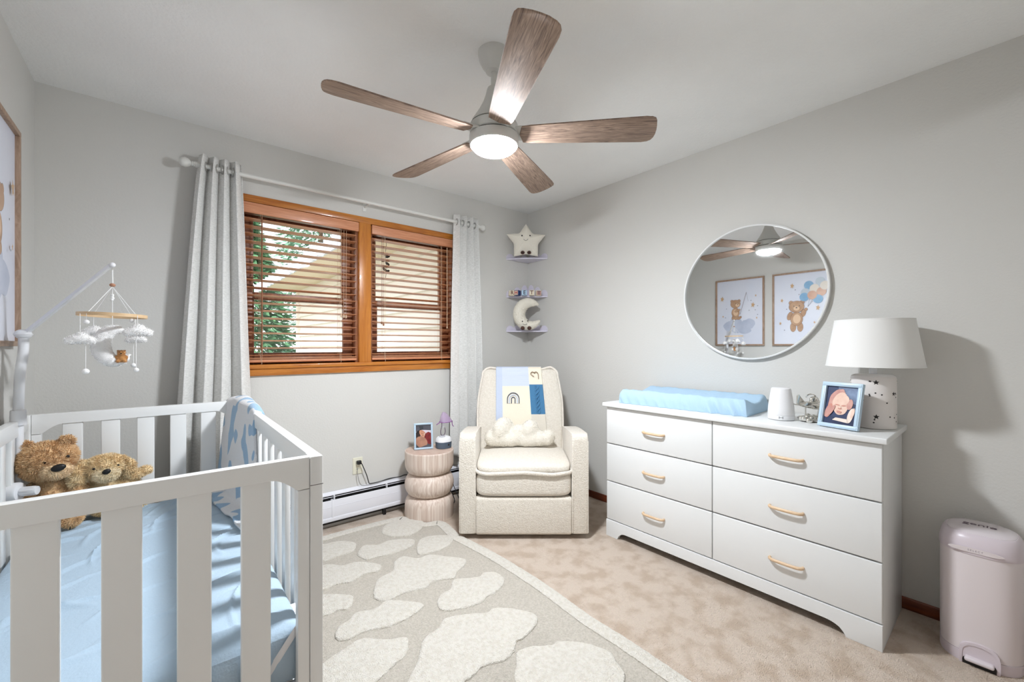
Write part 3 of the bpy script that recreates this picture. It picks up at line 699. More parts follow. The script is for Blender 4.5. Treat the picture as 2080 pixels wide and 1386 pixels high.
V, F = blob([((bx_, by_, bz_), (.014, .012, .015)), ((bx_, by_ - .004, bz_ + .021), (.012, .011, .0105)), ((bx_ - .010, by_, bz_ + .030), (.004, .003, .004)), ((bx_ + .010, by_, bz_ + .030), (.004, .003, .004)), ((bx_, by_ - .014, bz_ + .018), (.005, .004, .004)),
             ((bx_ - .010, by_ - .008, bz_ - .010), (.006, .010, .006)), ((bx_ + .010, by_ - .008, bz_ - .010), (.006, .010, .006)), ((bx_ - .014, by_ - .002, bz_ + .004), (.005, .006, .008)), ((bx_ + .014, by_ - .002, bz_ + .004), (.005, .006, .008))], .003, 2)
s_ = MB(); s_.add(V, F); fur(s_, V, F, 900, .003, .0006, 0, .8, 120, 8)
s_.ell((bx_, by_ - .0185, bz_ + .0195), (.003, .002, .0022), 1, 8, 6).ell((bx_ - .005, by_ - .0145, bz_ + .025), (.0014, .001, .0014), 1, 6, 5).ell((bx_ + .005, by_ - .0145, bz_ + .025), (.0014, .001, .0014), 1, 6, 5)
s_.build('toy_bear', [m_tan, m_black], mo, world=True)

# ---------------------------------------------------------------- plush bear and plush dog at the far end of the crib
m_bear = M('brown plush', (250, 216, 168), .95, var=((228, 186, 136), 30, 5, .3, .66), bump=(120, .8, .004), sheen=.3)
m_muz = M('light brown plush', (250, 222, 182), .95, bump=(120, .8, .004), sheen=.3)
m_dog = M('golden plush', (255, 234, 192), .95, var=((246, 214, 162), 30, 5, .3, .66), bump=(120, .8, .004), sheen=.3)
m_dmuz = M('pale golden plush', (255, 238, 204), .95, bump=(120, .8, .004), sheen=.3)
def plush(o, name, parts, mats, n, ln, seed, label=None, voxel=.006, sm=6):
    V, F = blob(parts, voxel, sm); s_ = MB(); s_.add(V, F); fur(s_, V, F, n, ln, .0011, 0, .9, 55, seed)
    p = s_.build(name, mats, o, world=True)
    if label: props(p, label)
    return p
tb = thing('teddy_bear', 'brown plush teddy bear with a large black nose, sitting in the crib', 'stuffed toy', (-.345, 2.40, .50))
hx, hy, hz = -.352, 2.39, .762
plush(tb, 'head', [((hx, hy, hz), (.075, .068, .070)), ((hx + .030, hy - .014, hz - .012), (.050, .055, .050)), ((hx + .040, hy, hz + .012), (.046, .054, .050))], m_bear, 15000, .012, 1)
for ex, ez in ((-.052, .060), (.056, .068)): plush(tb, 'ear', [((hx + ex, hy + .004, hz + ez), (.023, .013, .023))], m_bear, 2600, .010, 2)
plush(tb, 'muzzle', [((hx + .036, hy - .056, hz - .030), (.042, .034, .032))], m_muz, 3000, .008, 3)
s_ = MB(); T = Matrix.Translation((hx + .046, hy - .091, hz - .014)) @ Matrix.Rotation(R(-14), 4, 'Y'); s_.ell((0, 0, 0), (.0205, .010, .0135), 0, 20, 12, T=T); s_.build('nose', m_black, tb, world=True)
for ex, ez in ((.006, .006), (.066, .018)): MB().ell((hx + ex, hy - .064 + (.012 if ex > .03 else 0), hz + ez), (.0055, .004, .0055), 0, 12, 8).build('eye', m_black, tb, world=True)
plush(tb, 'body', [((hx + .012, 2.425, .605), (.075, .062, .105)), ((hx + .012, 2.41, .56), (.085, .075, .062))], m_bear, 9000, .012, 4)
for sx in (-1, 1):
    cx = hx + .012 + sx * .062
    if cx < CX0 + .07: cx = CX0 + .072
    plush(tb, 'leg', [((cx, 2.375, .534), (.030, .045, .032)), ((cx, 2.335, .540), (.030, .022, .034))], m_bear, 3500, .011, 6 + sx)
    plush(tb, 'arm', [((hx + .012 + sx * (.078 if sx > 0 else .055), 2.385, .62), (.026, .034, .055))], m_bear, 2500, .011, 9 + sx)
td = thing('plush_dog', 'golden plush dog with drooping ears, lying beside the teddy bear', 'stuffed toy', (-.19, 2.44, .50))
dx_, dy_, dz_ = -.196, 2.40, .706
plush(td, 'head', [((dx_, dy_, dz_), (.060, .055, .047)), ((dx_ + .02, dy_ - .005, dz_ + .008), (.050, .050, .042))], m_dog, 9000, .010, 11)
plush(td, 'ear', [((dx_ - .056, dy_ - .016, dz_ + .018), (.018, .018, .026)), ((dx_ - .070, dy_ - .030, dz_ - .020), (.026, .016, .050))], m_dog, 3500, .010, 12)
plush(td, 'ear', [((dx_ + .060, dy_ - .006, dz_ + .018), (.018, .015, .022)), ((dx_ + .082, dy_ - .010, dz_ - .012), (.021, .014, .036))], m_dog, 3000, .010, 13)
plush(td, 'muzzle', [((dx_ + .016, dy_ - .044, dz_ - .020), (.040, .030, .030))], m_dmuz, 3500, .008, 14)
s_ = MB(); s_.ell((0, 0, 0), (.0135, .008, .0105), 0, 16, 10, T=Matrix.Translation((dx_ + .018, dy_ - .073, dz_ - .004)) @ Matrix.Rotation(R(-18), 4, 'Y')); s_.build('nose', m_black, td, world=True)
for ex in (-.020, .050): MB().ell((dx_ + ex, dy_ - .056 + (.012 if ex > 0 else 0), dz_ + .010), (.0045, .0035, .0045), 0, 12, 8).build('eye', m_black, td, world=True)
plush(td, 'body', [((dx_ + .03, 2.45, .60), (.085, .055, .085)), ((dx_ + .05, 2.42, .55), (.10, .065, .052))], m_dog, 8000, .011, 15)
plush(td, 'arm', [((dx_ + .085, 2.425, .655), (.055, .022, .020)), ((dx_ + .135, 2.43, .664), (.022, .018, .016))], m_dog, 3000, .009, 16)

# ================================================================ round side table and what stands on it
tx, ty = 1.464, 2.69
m_mango = wood('whitewashed mango wood', (240, 226, 214), (206, 182, 166), (14, 14, .5), 3, .5, 1.2)
m_mtop = wood('whitewashed wood top', (216, 192, 176), (196, 168, 152), (3, 1, 3), 4, .5, 1.6)
tbt = thing('round_side_table', 'round pale wood side table made of three stacked drums', 'side table', (tx, ty, 0))
def drum(z0, z1, kind):
    h = z1 - z0; pr = []
    for i in range(17):
        t = i / 16
        if kind == 'mid': r = .128 + .045 * math.sin(PI * t) ** .55
        elif kind == 'bot': r = .172 if t < .5 else .128 + .044 * math.sqrt(max(0, 1 - ((t - .5) / .5) ** 2.2))
        else: r = .172 if t > .5 else .128 + .044 * math.sqrt(max(0, 1 - ((.5 - t) / .5) ** 2.2))
        pr.append((r, z0 + h * t))
    if kind == 'top': pr = pr[:-1] + [(.172, z1 - .004), (.169, z1)]
    return pr
for z0, z1, kd in ((0, .152, 'bot'), (.152, .306, 'mid'), (.306, .463, 'top')):
    MB().lathe(drum(z0, z1, kd), (tx, ty, 0), 0, 64).build('drum', m_mango if kd != 'top' else m_mango, tbt, world=True, angle=50)
MB().lathe([(.166, .4628), (.166, .4634)], (tx, ty, 0), 0, 64).build('table_top', m_mtop, tbt, world=True)

def art(mb, T, shapes, eps=.00025):
    """flat painted shapes: (material, outline [(u, v)...]) on the local XY plane of T, each a hair above the last"""
    for k, (m, pts) in enumerate(shapes): mb.flatpoly([(u, v, eps * (k + 1)) for u, v in pts], m, T)
def oval(cx, cy, a, b, rot=0, n=26, wob=0, seed=0):
    c, s = math.cos(R(rot)), math.sin(R(rot)); o = []
    for i in range(n):
        t = 2 * PI * i / n; k = 1 + wob * noise.noise(Vector((math.cos(t) * 1.3, math.sin(t) * 1.3, seed)))
        x, y = a * k * math.cos(t), b * k * math.sin(t); o.append((cx + x * c - y * s, cy + x * s + y * c))
    return o
def star2(cx, cy, r, n=5, rot=90, q=.45):
    return [(cx + (r if i % 2 == 0 else r * q) * math.cos(R(rot) + PI * i / n), cy + (r if i % 2 == 0 else r * q) * math.sin(R(rot) + PI * i / n)) for i in range(2 * n)]
def line2(x0, y0, x1, y1, w_):
    L = math.hypot(x1 - x0, y1 - y0); nx, ny = -(y1 - y0) / L * w_, (x1 - x0) / L * w_
    return [(x0 + nx, y0 + ny), (x0 - nx, y0 - ny), (x1 - nx, y1 - ny), (x1 + nx, y1 + ny)]
def photo_frame(name, label, bl, br, wdt, hgt, lean, rail, thick, m_fr, shapes, mats, bgm):
    """a standing frame: bottom edge from bl to br (seen from the front), leaning back"""
    bl = Vector(bl); br = Vector(br); xd = (br - bl).normalized(); nrm = xd.cross(Vector((0, 0, 1))).normalized()
    yd = (Vector((0, 0, 1)) * math.cos(lean) - nrm * math.sin(lean)).normalized(); nd = xd.cross(yd).normalized()
    ctr = (bl + br) / 2; o = thing(name, label, 'picture frame', tuple(ctr)); T = frame_T(ctr + nd * 0, xd, yd, nd)
    s_ = MB(); h = wdt / 2
    for (x0, x1, y0, y1) in ((-h, h, 0, rail), (-h, h, hgt - rail, hgt), (-h, -h + rail, rail, hgt - rail), (h - rail, h, rail, hgt - rail)):
        s_.b2(x0, x1, y0, y1, 0, thick, bev=.0018, T=T)
        s_.b2(x0 + rail * .25 if x0 > -h or True else x0, x1 - rail * .25, y0 + rail * .25, y1 - rail * .25, thick * .6, thick * 1.12, bev=.0016, T=T)
    s_.build('frame', m_fr, o, world=True)
    s_ = MB(); s_.b2(-h + rail * .8, h - rail * .8, rail * .8, hgt - rail * .8, thick * .15, thick * .35, 0, 0, T=T)
    iw, ih = wdt - 2 * rail, hgt - 2 * rail
    Tp = T @ Matrix.Translation((-iw / 2, rail, thick * .36)) @ Matrix.Diagonal((iw, ih, 1, 1))
    art(s_, Tp, [(m, [(min(1, max(0, u)), min(1, max(0, v))) for u, v in p]) for m, p in shapes])
    s_.build('photo', [bgm] + mats, o, world=True, flat=True)
    s_ = MB(); s_.b2(-h + .006, h - .006, .004, hgt - .004, -.004, thick * .14, 0, .001, T=T); s_.build('backing', m_dark, o, world=True)
    s_ = MB(); e = Vector((0, hgt * .62, -.004)); p0 = T @ e
    p1 = p0 + Vector((-nd.x, -nd.y, 0)).normalized() * (.075); p1.z = bl.z + .003
    s_.tube([p0, p1], .011, 0, 4, flat=(tuple(nd), .15)); s_.build('stand', m_dark, o, world=True)
    return o
m_bfr = M('pale blue painted frame', (192, 214, 230), .35)
A = lambda n, c, c2=None, sc=14: M(n, c, .35, var=((c2, sc, 4, .3, .7) if c2 else None))
pm = [A('photo hair', (56, 38, 34), (24, 18, 20), 60), A('photo skin', (222, 168, 138), (190, 130, 102), 40), A('photo pale pillow', (214, 206, 214)), A('photo red shirt', (150, 48, 48), (92, 26, 32), 50),
      A('photo belly', (196, 146, 118), (160, 116, 98), 20), A('photo shadow', (84, 84, 92)), A('photo dark slats', (56, 60, 66)), A('photo features', (96, 48, 42)), A('photo smile', (238, 226, 218))]
sh = [(6, [(0, .72), (1, .72), (1, 1), (0, 1)]), (7, [(.28, .78), (.5, .78), (.5, .95), (.22, .95)]), (3, [(0, .5), (1, .5), (1, .74), (.4, .78), (0, .70)]), (1, oval(.16, .58, .18, .15, 10, wob=.3)), (1, oval(.36, .66, .24, .10, -15, wob=.4, seed=2)),
      (2, oval(.46, .60, .26, .135, -30)), (4, [(.66, .62), (.82, .68), (1, .62), (1, .1), (.8, .15), (.55, .45)]), (5, oval(.36, .24, .40, .25, -12)), (6, [(.1, 0), (.9, 0), (1, .12), (.7, .10), (.3, .02)]),
      (8, oval(.40, .62, .035, .012, -20)), (8, oval(.46, .53, .035, .012, -20)), (9, oval(.56, .585, .06, .016, 60)), (8, oval(.60, .575, .02, .006, 60))]
photo_frame('tabletop_photo_frame', 'pale blue frame with a portrait photo on the round table', (1.368, 2.737, .464), (1.492, 2.690, .464), .133, .185, R(9), .013, .014, m_bfr, [(m, p) for m, p in sh], pm, A('photo ground', (96, 96, 104), (52, 52, 60)))

nb = thing('nebulizer', 'small white and slate nebulizer with a violet mask on the round table', 'medical device', (1.565, 2.665, .4635))
m_slate = M('slate blue grey plastic', (84, 98, 114), .4); m_clear = M('clear plastic', (225, 228, 235), .12, spec=.6, alpha=.35); m_violet = M('violet translucent plastic', (196, 168, 206), .2, alpha=.45)
m_tubeg = M('grey purple tube', (104, 88, 104), .35)
nx_, ny_, nz_ = 1.565, 2.665, .4635
s_ = MB(); ringloft(s_, [(nx_, ny_, nz_, .050, .046, .8), (nx_, ny_, nz_ + .004, .054, .050, .8), (nx_, ny_, nz_ + .048, .057, .052, .8)], 0, 40); s_.build('base', m_slate, nb, world=True)
s_ = MB(); ringloft(s_, [(nx_, ny_, nz_ + .048, .0575, .0525, .8), (nx_, ny_, nz_ + .066, .056, .051, .85), (nx_, ny_, nz_ + .080, .046, .042, 1), (nx_, ny_, nz_ + .086, .028, .026, 1), (nx_, ny_, nz_ + .087, .002, .002, 1)], 0, 40); s_.build('cover', m_whitep, nb, world=True)
s_ = MB(); s_.ell((nx_ + .018 - .006, ny_ - .05, nz_ + .028), (.007, .004, .008), 0, 14, 8); s_.build('socket', m_dark, nb, world=True)
ux, uy = nx_ - .018, ny_ - .012
MB().lathe([(.022, .083), (.022, .088), (.016, .092), (.014, .098)], (ux, uy, nz_), 0, 24).build('cup_holder', m_clear, nb, world=True)
s_ = MB(); s_.tube(spline([(ux - .004, uy, nz_ + .20), (ux - .010, uy - .01, nz_ + .165), (ux - .020, uy - .012, nz_ + .125), (ux - .014, uy - .012, nz_ + .100), (ux + .006, uy - .012, nz_ + .096), (ux + .018, uy - .012, nz_ + .12), (ux + .014, uy - .012, nz_ + .15)], 6, False), .0028, 0, 8); s_.build('hose', m_tubeg, nb, world=True)
MB().lathe([(.010, .15), (.013, .19), (.011, .205)], (ux + .008, uy, nz_), 0, 20).build('medicine_cup', m_clear, nb, world=True)
def mfn2(u, v):
    a = 2 * PI * u; r = .004 + .046 * v ** .75; w_ = 1 + .25 * math.cos(a)
    return (ux + .008 + r * math.cos(a) * w_ + .012 * v, uy + r * math.sin(a) * .7, nz_ + .262 - .072 * v ** 1.3)
s_ = MB(); s_.grid(mfn2, 28, 10, cu=True); s_.build('mask', m_violet, nb, world=True)
s_ = MB(); s_.tube([mfn2(i / 28, 1) for i in range(28)], .003, 0, 6, closed=True); s_.tube(spline([mfn2(.0, 1), (ux + .078, uy - .01, nz_ + .165), (ux + .088, uy - .012, nz_ + .150)], 5, False), .003, 0, 6); s_.tube([mfn2(.5, 1), (ux - .052, uy - .01, nz_ + .178)], .003, 0, 6)
s_.build('mask_rim', M('violet rubber', (140, 84, 150), .4), nb, world=True)

# ================================================================ corner shelves with plush star, blocks, plush moon
m_lav = M('pale lavender white shelf', (226, 221, 235), .4)
def shelf(zt, scallop, label):
    o = thing('corner_shelf', label, 'shelf', (XR, YB, zt), 0, 'corner shelves')
    a = .262; pts = [(XR - .001, YB - .001), (XR - .001 - a, YB - .001)]
    for i in range(1, 14):
        t = i / 14; x = XR - a * (1 - t); y = YB - a * t; bl_ = .034 * math.sin(PI * t); pts.append((x - bl_ * .707, y - bl_ * .707))
    pts.append((XR - .001, YB - a))
    MB().prism(pts, .009, 0, bev=.002, T=Matrix.Translation((0, 0, zt - .009))).build('board', m_lav, o, world=True)
    prof = [(0, 0)]
    hs = [.122, .095, .060] if scallop > 1 else [.060, .056, .048]
    w3 = a / 3
    for k, h in enumerate(hs):
        for i in range(11):
            t = i / 10; prof.append((w3 * (k + t), h * .45 + h * .55 * math.sin(PI * t) ** .55))
    prof.append((a, 0))
    T1 = frame_T((XR - .001, YB - .001, zt), (-1, 0, 0), (0, 0, 1), (0, 1, 0)) @ Matrix.Translation((0, 0, -.005))
    T2 = frame_T((XR - .001, YB - .001, zt), (0, -1, 0), (0, 0, 1), (-1, 0, 0))
    MB().prism(prof, .005, 0, bev=.001, T=T1).build('back_edge', m_lav, o, world=True)
    MB().prism(prof, .005, 0, bev=.001, T=T2).build('back_edge', m_lav, o, world=True)
shelf(1.985, 1, 'lavender white corner shelf holding the plush star, topmost of the three')
shelf(1.646, 2, 'lavender white corner shelf holding the letter blocks, middle one of three')
shelf(1.338, 1, 'lavender white corner shelf holding the plush moon, lowest of the three')
cy_, sy_ = math.cos(R(YAW)), math.sin(R(YAW))
RD = Vector((cy_, -sy_, 0)); FD = Vector((sy_, cy_, 0)); UP = Vector((0, 0, 1))
m_cplush = M('cream plush', (240, 234, 220), .95, bump=(170, .8, .003), sheen=.3)
m_bplush = M('brown corduroy', (84, 58, 50), .9); m_eye = M('black stitched eye', (18, 16, 18), .4)
def inflate(mb, outline, T, thick, n=14, m=0, cx=0, cy=0, power=2.2):
    """a stuffed shape: outline (star-shaped about cx, cy) puffed to both sides"""
    k = len(outline)
    for sgn in (1, -1):
        V = [(cx, cy, sgn * thick)]; F = []
        for j in range(1, n + 1):
            s_ = j / n; s2 = math.sin(s_ * PI / 2); z = thick * (max(0, 1 - s2 ** power)) ** .5
            for x, y in outline: V.append((cx + (x - cx) * s2, cy + (y - cy) * s2, sgn * z))
        for i in range(k): F.append((0, 1 + i, 1 + (i + 1) % k) if sgn > 0 else (0, 1 + (i + 1) % k, 1 + i))
        for j in range(n - 1):
            for i in range(k):
                a, b = 1 + j * k + i, 1 + j * k + (i + 1) % k
                F.append((a, a + k, b + k, b) if sgn > 0 else (a, b, b + k, a + k))
        mb.add(V, F, m, T)
# local frame facing the room's middle: x to the right, y up, z towards the viewer
ps = thing('plush_star', 'cream plush star with a smiling face on the top corner shelf', 'stuffed toy', tuple(RD * .122 + FD * 3.665 + UP * 1.985))
T = frame_T(RD * .122 + FD * 3.665 + UP * 2.128, tuple(RD), (0, 0, 1), tuple(-FD))
tips = [(0, .142), (.170, .045), (.104, -.140), (-.104, -.140), (-.170, .052)]; inn = [(.062, .058), (.108, -.035), (0, -.122), (-.108, -.030), (-.060, .062)]
raw = []
for i in range(5):
    a, b = Vector(tips[i]), Vector(inn[i]); pa = Vector(inn[i - 1])
    raw += [a + (pa - a) * .12, a * 1.0, a + (b - a) * .12, a + (b - a) * .55, b, b + (Vector(tips[(i + 1) % 5]) - b) * .45]
out = [(p.x, p.y) for p in spline([(p.x, p.y, 0) for p in raw], 4)]
s_ = MB(); inflate(s_, out, T, .048); V = [Vector(v) for v in s_.v]; fur(s_, V, list(s_.f), 9000, .006, .0008, 0, .9, 80, 21); s_.build('body', m_cplush, ps, world=True)
for ex in (-.036, .034):
    s_ = MB(); s_.ell((ex, .030, .046), (.0058, .0065, .004), 0, 12, 8, T=T); s_.build('eye', m_eye, ps, world=True)
s_ = MB(); s_.tube([(-.003 + .019 * math.cos(a), .004 + .018 * math.sin(a), .054) for a in [PI + PI * (i + 1) / 12 for i in range(11)]], .0014, 0, 6, T); s_.build('smile', m_eye, ps, world=True)
for ex in (-.030, .026):
    s_ = MB(); s_.ell((ex, -.118, .052), (.018, .015, .022), 0, 16, 10, T=T); s_.ell((ex, -.120, .064), (.009, .008, .012), 1, 12, 8, T=T); s_.build('foot', [m_bplush, m_eye], ps, world=True)
pmn = thing('plush_moon', 'cream plush crescent moon with a face on the lowest corner shelf', 'stuffed toy', tuple(RD * .138 + FD * 3.665 + UP * 1.338))
T = frame_T(RD * .138 + FD * 3.665 + UP * 1.482, tuple(RD), (0, 0, 1), tuple(-FD))
pl = []
for i in range(26):
    t = i / 25; a = R(38 + 318 * t * .905 + 4); wd = .016 + .040 * math.sin(PI * min(1, t ** .9)) ** .8
    if t < .05 or t > .97: wd *= .85
    rr = .138 - wd
    pl.append((T @ Vector((rr * math.cos(a) * .93, rr * math.sin(a) * 1.02, 0)), (wd, wd * .8, wd)))
V, F = blob(pl, .006, 8); s_ = MB(); s_.add(V, F); fur(s_, V, F, 9000, .006, .0008, 0, .9, 80, 22); s_.build('body', m_cplush, pmn, world=True)
for ex, ey in ((-.048, -.066), (-.002, -.062)): MB().ell((ex, ey, .046), (.005, .006, .004), 0, 12, 8, T=T).build('eye', m_eye, pmn, world=True)
s_ = MB(); s_.tube([(-.026 + .018 * math.cos(a), -.082 + .012 * math.sin(a), .050) for a in [PI + PI * (i + 1) / 12 for i in range(11)]], .0014, 0, 6, T); s_.build('smile', m_eye, pmn, world=True)
for ex in (-.046, .012):
    s_ = MB(); s_.ell((ex, -.124, .046), (.018, .017, .020), 0, 16, 10, T=T); s_.build('foot', m_bplush, pmn, world=True)
m_bw = M('white block paper', (236, 234, 228), .5); m_blk = {'cream': M('cream block', (226, 214, 190), .5), 'navy': M('navy block', (46, 60, 112), .5), 'sky': M('sky blue block', (176, 204, 226), .5), 'rose': M('rose brown block', (178, 136, 128), .5)}
m_ink = {'brown': M('brown ink', (104, 62, 42), .5), 'red': M('red ink', (176, 52, 62), .5), 'navyink': M('dark ink', (48, 52, 64), .5), 'grey': M('grey rose ink', (112, 90, 92), .5)}
for ch, lat, zz, rot, face, side_, ink, lab in (('R', -.004, 3.70, 12, 'cream', 'cream', 'brown', 'cream letter block with a brown letter, furthest from the right wall'), ('H', .048, 3.69, -32, 'cream', 'navy', 'red', 'letter block with a red letter and a navy side, second from the curtain'),
                                          ('E', .107, 3.68, 4, 'sky', 'sky', 'navyink', 'sky blue letter block in the middle of the row of five'), ('T', .174, 3.68, -4, 'cream', 'cream', 'brown', 'cream letter block with a brown letter, beside the rose one'),
                                          ('T', .232, 3.70, 10, 'rose', 'cream', 'grey', 'rose brown letter block nearest the right wall')):
    p = RD * lat + FD * zz + UP * 1.646; o = thing('letter_block', lab, 'toy block', tuple(p), 0, 'letter blocks on the middle corner shelf')
    T = frame_T(p + UP * .0235, tuple(RD), (0, 0, 1), tuple(-FD)) @ Matrix.Rotation(R(rot), 4, 'Y')
    s_ = MB(); s_.box((0, 0, 0), (.046, .046, .046), 0, .003, 2, T); s_.box((0, 0, .0225), (.038, .038, .0025), 1, .0006, 1, T); s_.build('cube_body', [m_blk[side_], m_blk[face]], o, world=True)
    s_ = MB(); s_.text(ch, .046, 0, T @ Matrix.Translation((0, 0, .0242)), .0006, .0012); s_.build('letter', m_ink[ink], o, world=True, flat=True)

# ================================================================ glider armchair
CO = RD * .0735 + FD * 2.95
ch = thing('armchair', 'cream boucle glider armchair standing in the room corner', 'armchair', (CO.x, CO.y, 0), R(-YAW))
m_bou = M('cream boucle', (234, 227, 215), .95, spec=.2, var=((222, 213, 199), 90, 4, .3, .7), bump=(170, .8, .006), bump2=(80, .4, .005), sheen=.3)
m_bou2 = M('cream boucle piping', (238, 230, 218), .95, spec=.2, bump=(150, 1.0, .006), sheen=.3)
def profx(poly, x0, x1, bev, seg=4):
    T = Matrix(((0, 0, 1, x0), (1, 0, 0, 0), (0, 1, 0, 0), (0, 0, 0, 1)))
    return MB().prism(poly, x1 - x0, 0, bev=bev, seg=seg, T=T)
def fillet(pts, rad, n=6):
    out = []; k = len(pts)
    for i in range(k):
        p = Vector(pts[i]); a = (Vector(pts[i - 1]) - p); b = (Vector(pts[(i + 1) % k]) - p); r = min(rad[i], a.length * .49, b.length * .49)
        a = p + a.normalized() * r; b = p + b.normalized() * r
        for j in range(n + 1):
            t = j / n; q = a * (1 - t) ** 2 + p * 2 * t * (1 - t) + b * t * t; out.append((q.x, q.y))
    return out
side_prof = fillet([(-.350, .034), (-.352, .656), (.0, .630), (.27, .590), (.295, .40), (.29, .034)], [.010, .045, .2, .08, .06, .012])
for sx in (-1, 1):
    x0, x1 = (-.402, -.300) if sx < 0 else (.300, .402)
    o = profx(side_prof, x0, x1, .015).build('armrest', m_bou, ch, angle=60)
s_ = MB(); s_.b2(-.302, .302, -.352, .2, .028, .262, bev=.018, seg=4); s_.build('front_panel', m_bou, ch, angle=60)
s_ = MB(); s_.ell((0, -.17, .342), (.302, .192, .082), 0, 60, 30, e1=.34, e2=.22); s_.build('footrest_roll', m_bou, ch, angle=70)
s_ = MB()
def cfn(p):
    k = max(0, 1 - (p.x / .305) ** 2) * max(0, 1 - ((p.y) / .26) ** 2)
    p.z += .016 * k if p.z > 0 else 0
    if p.y < 0: p.z += -.010 * (-p.y / .27) ** 3 + .005 * math.sin(p.x * 11 + .6) * (-p.y / .27) ** 2
    return p
s_.ell((0, -.105, .443), (.298, .258, .036), 0, 72, 24, e1=.5, e2=.26, warp=cfn); s_.build('seat_cushion', m_bou, ch, angle=70)
pts = []
for i in range(96):
    t = 2 * PI * i / 96; c, s = math.cos(t), math.sin(t); x = .307 * math.copysign(abs(c) ** .26, c); y = .268 * math.copysign(abs(s) ** .26, s)
    z = .424 + (.006 * math.sin(x * 17 + 1) + .004 * math.sin(x * 31)) * (1 if y < -.2 else .2) - (.006 if y < -.2 else 0)
    pts.append((x, -.105 + y, z))
s_ = MB(); s_.tube(pts, .0085, 0, 10, closed=True, flat=((0, 0, 1), 1.5)); s_.build('cushion_piping', m_bou2, ch, angle=80)
# backrest, leaning back
def bw(z): return .300 + .016 * math.sin(PI * min(1, max(0, (z - .40) / .60))) - .022 * max(0, (z - .80) / .23)
rings = []
for i in range(31):
    t = i / 30; z = .40 + .628 * t; yc = .150 + .175 * t; k = 1.0
    if t > .93: k = math.sqrt(max(.02, 1 - ((t - .93) / .07) ** 2))
    rings.append((0 - .012, yc, z + (0), bw(z) * (.985 + .015 * k), .062 * (.25 + .75 * k), .22))
s_ = MB(); ringloft(s_, rings, 0, 72); s_.build('backrest', m_bou, ch, angle=70)
def yfront(z): return .150 + .175 * (z - .40) / .628 - .062
# wing flanges: piping outline round the front of the backrest
pts = []
for i in range(16): z = .44 + .565 * i / 15; pts.append((-.012 - bw(z) - .003, yfront(z) + .026, z))
pts += [(-.012 - .235, yfront(1.03) + .03, 1.036), (-.15, yfront(1.02) + .03, 1.022), (0, yfront(1.02) + .03, 1.018), (.15, yfront(1.02) + .03, 1.024), (-.012 + .235, yfront(1.03) + .03, 1.040)]
for i in range(15, -1, -1): z = .44 + .565 * i / 15; pts.append((-.012 + bw(z) + .003, yfront(z) + .026, z))
s_ = MB(); s_.tube(spline(pts, 3, False), .008, 0, 10, flat=((0, 1, 0), .8)); s_.build('back_piping', m_bou2, ch, angle=80)
s_ = MB(); s_.b2(-.30, .30, -.27, .24, .008, .05, bev=.004); s_.lathe([(.24, 0), (.24, .01), (.05, .02)], (0, 0, 0), 0, 36); s_.build('swivel_base', m_dark, ch)

TCH = TM[ch.name]
def chw(p): return tuple(TCH @ Vector(p))
# cloud pillow
pc = thing('cloud_pillow', 'cream cloud shaped pillow leaning on the armchair seat', 'pillow', chw((-.02, -.03, .48)))
m_pil = M('ivory fleece', (240, 234, 222), .95, bump=(190, .9, .004), bump2=(60, .4, .004), sheen=.3)
T = TCH @ frame_T((-.026, .012, .580), (1, 0, 0), (0, .17, .985), (0, -.985, .17))
def lobes(cs, n=150):
    out = []
    for i in range(n):
        a = 2 * PI * i / n; best = 0; d = Vector((math.cos(a), math.sin(a)))
        for cx, cy, r in cs:
            c = Vector((cx, cy)); bq = c.dot(d); q = bq * bq - c.dot(c) + r * r
            if q >= 0: best = max(best, bq + math.sqrt(q))
        out.append((best * d.x, best * d.y))
    return out
V, F = blob([(T @ Vector((cx, cy, 0)), (r, .052 if r > .06 else .046, r)) for cx, cy, r in [(-.108, .030, .090), (.083, .030, .074), (-.188, -.024, .060), (.208, -.020, .054), (0, -.02, .06), (-.1, -.03, .060), (.1, -.03, .058), (-.19, -.034, .050), (.2, -.034, .046), (0, .015, .055), (-.05, -.034, .056), (.05, -.034, .056), (.15, -.03, .054), (-.15, -.03, .056)]], .007, 24)
s_ = MB(); s_.add(V, F); fur(s_, V, F, 14000, .006, .0009, 0, .9, 80, 31); s_.build('fleece', m_pil, pc, world=True, angle=80)
# patchwork baby blanket over the backrest
bl = thing('knitted_blanket', 'blue and cream patchwork knitted blanket draped over the armchair back', 'blanket', chw((-.015, .29, 1.04)))
mk = [M('pale blue rib knit', (206, 214, 230), .95, bump=(26, .9, .003), stretch=(.15, .15, 8)), M('cream knit', (240, 230, 210), .95, bump=(240, .8, .002)), M('steel blue knit', (72, 124, 164), .95, bump=(150, .9, .003)), M('pale blue edge knit', (196, 206, 226), .95, bump=(200, .8, .003)), M('cream knit lining', (224, 216, 202), .95, bump=(200, .8, .003))]
def blx(v): return -.196 + .004 * v, .150 + .030 * v
path = []
for i in range(13): z = 1.0 - .42 * i / 12; path.append((yfront(z) - .008, z))
path = [(yfront(.62) + .135 + .015, .86), (yfront(.95) + .142, 1.0), (yfront(1.0) + .125, 1.034), (yfront(1.0) + .07, 1.043), (yfront(1.0) + .018, 1.036)] + path
sp = spline([(0, a, b) for a, b in path], 6, False); ns = len(sp)
def blf(u, v):
    p = sp[min(ns - 1, int(v * (ns - 1) + .5))]; fr = max(0, (1.03 - p.z) / .4) if v > .25 else 0
    xa, xb = blx(fr); x = xa + (xb - xa) * u
    return chw((x, p.y - .002 - .003 * math.sin(u * 9 + 1) * math.sin(p.z * 20) ** 2, p.z))
def blm(u, v):
    z = sp[min(ns - 1, int(v * (ns - 1) + .5))].z
    if v < .2: return 3
    if u < .13: return 3
    if u < .70: return 0 if z > .912 else 1
    return 1 if z > .918 else (2 if z > .70 else 4)
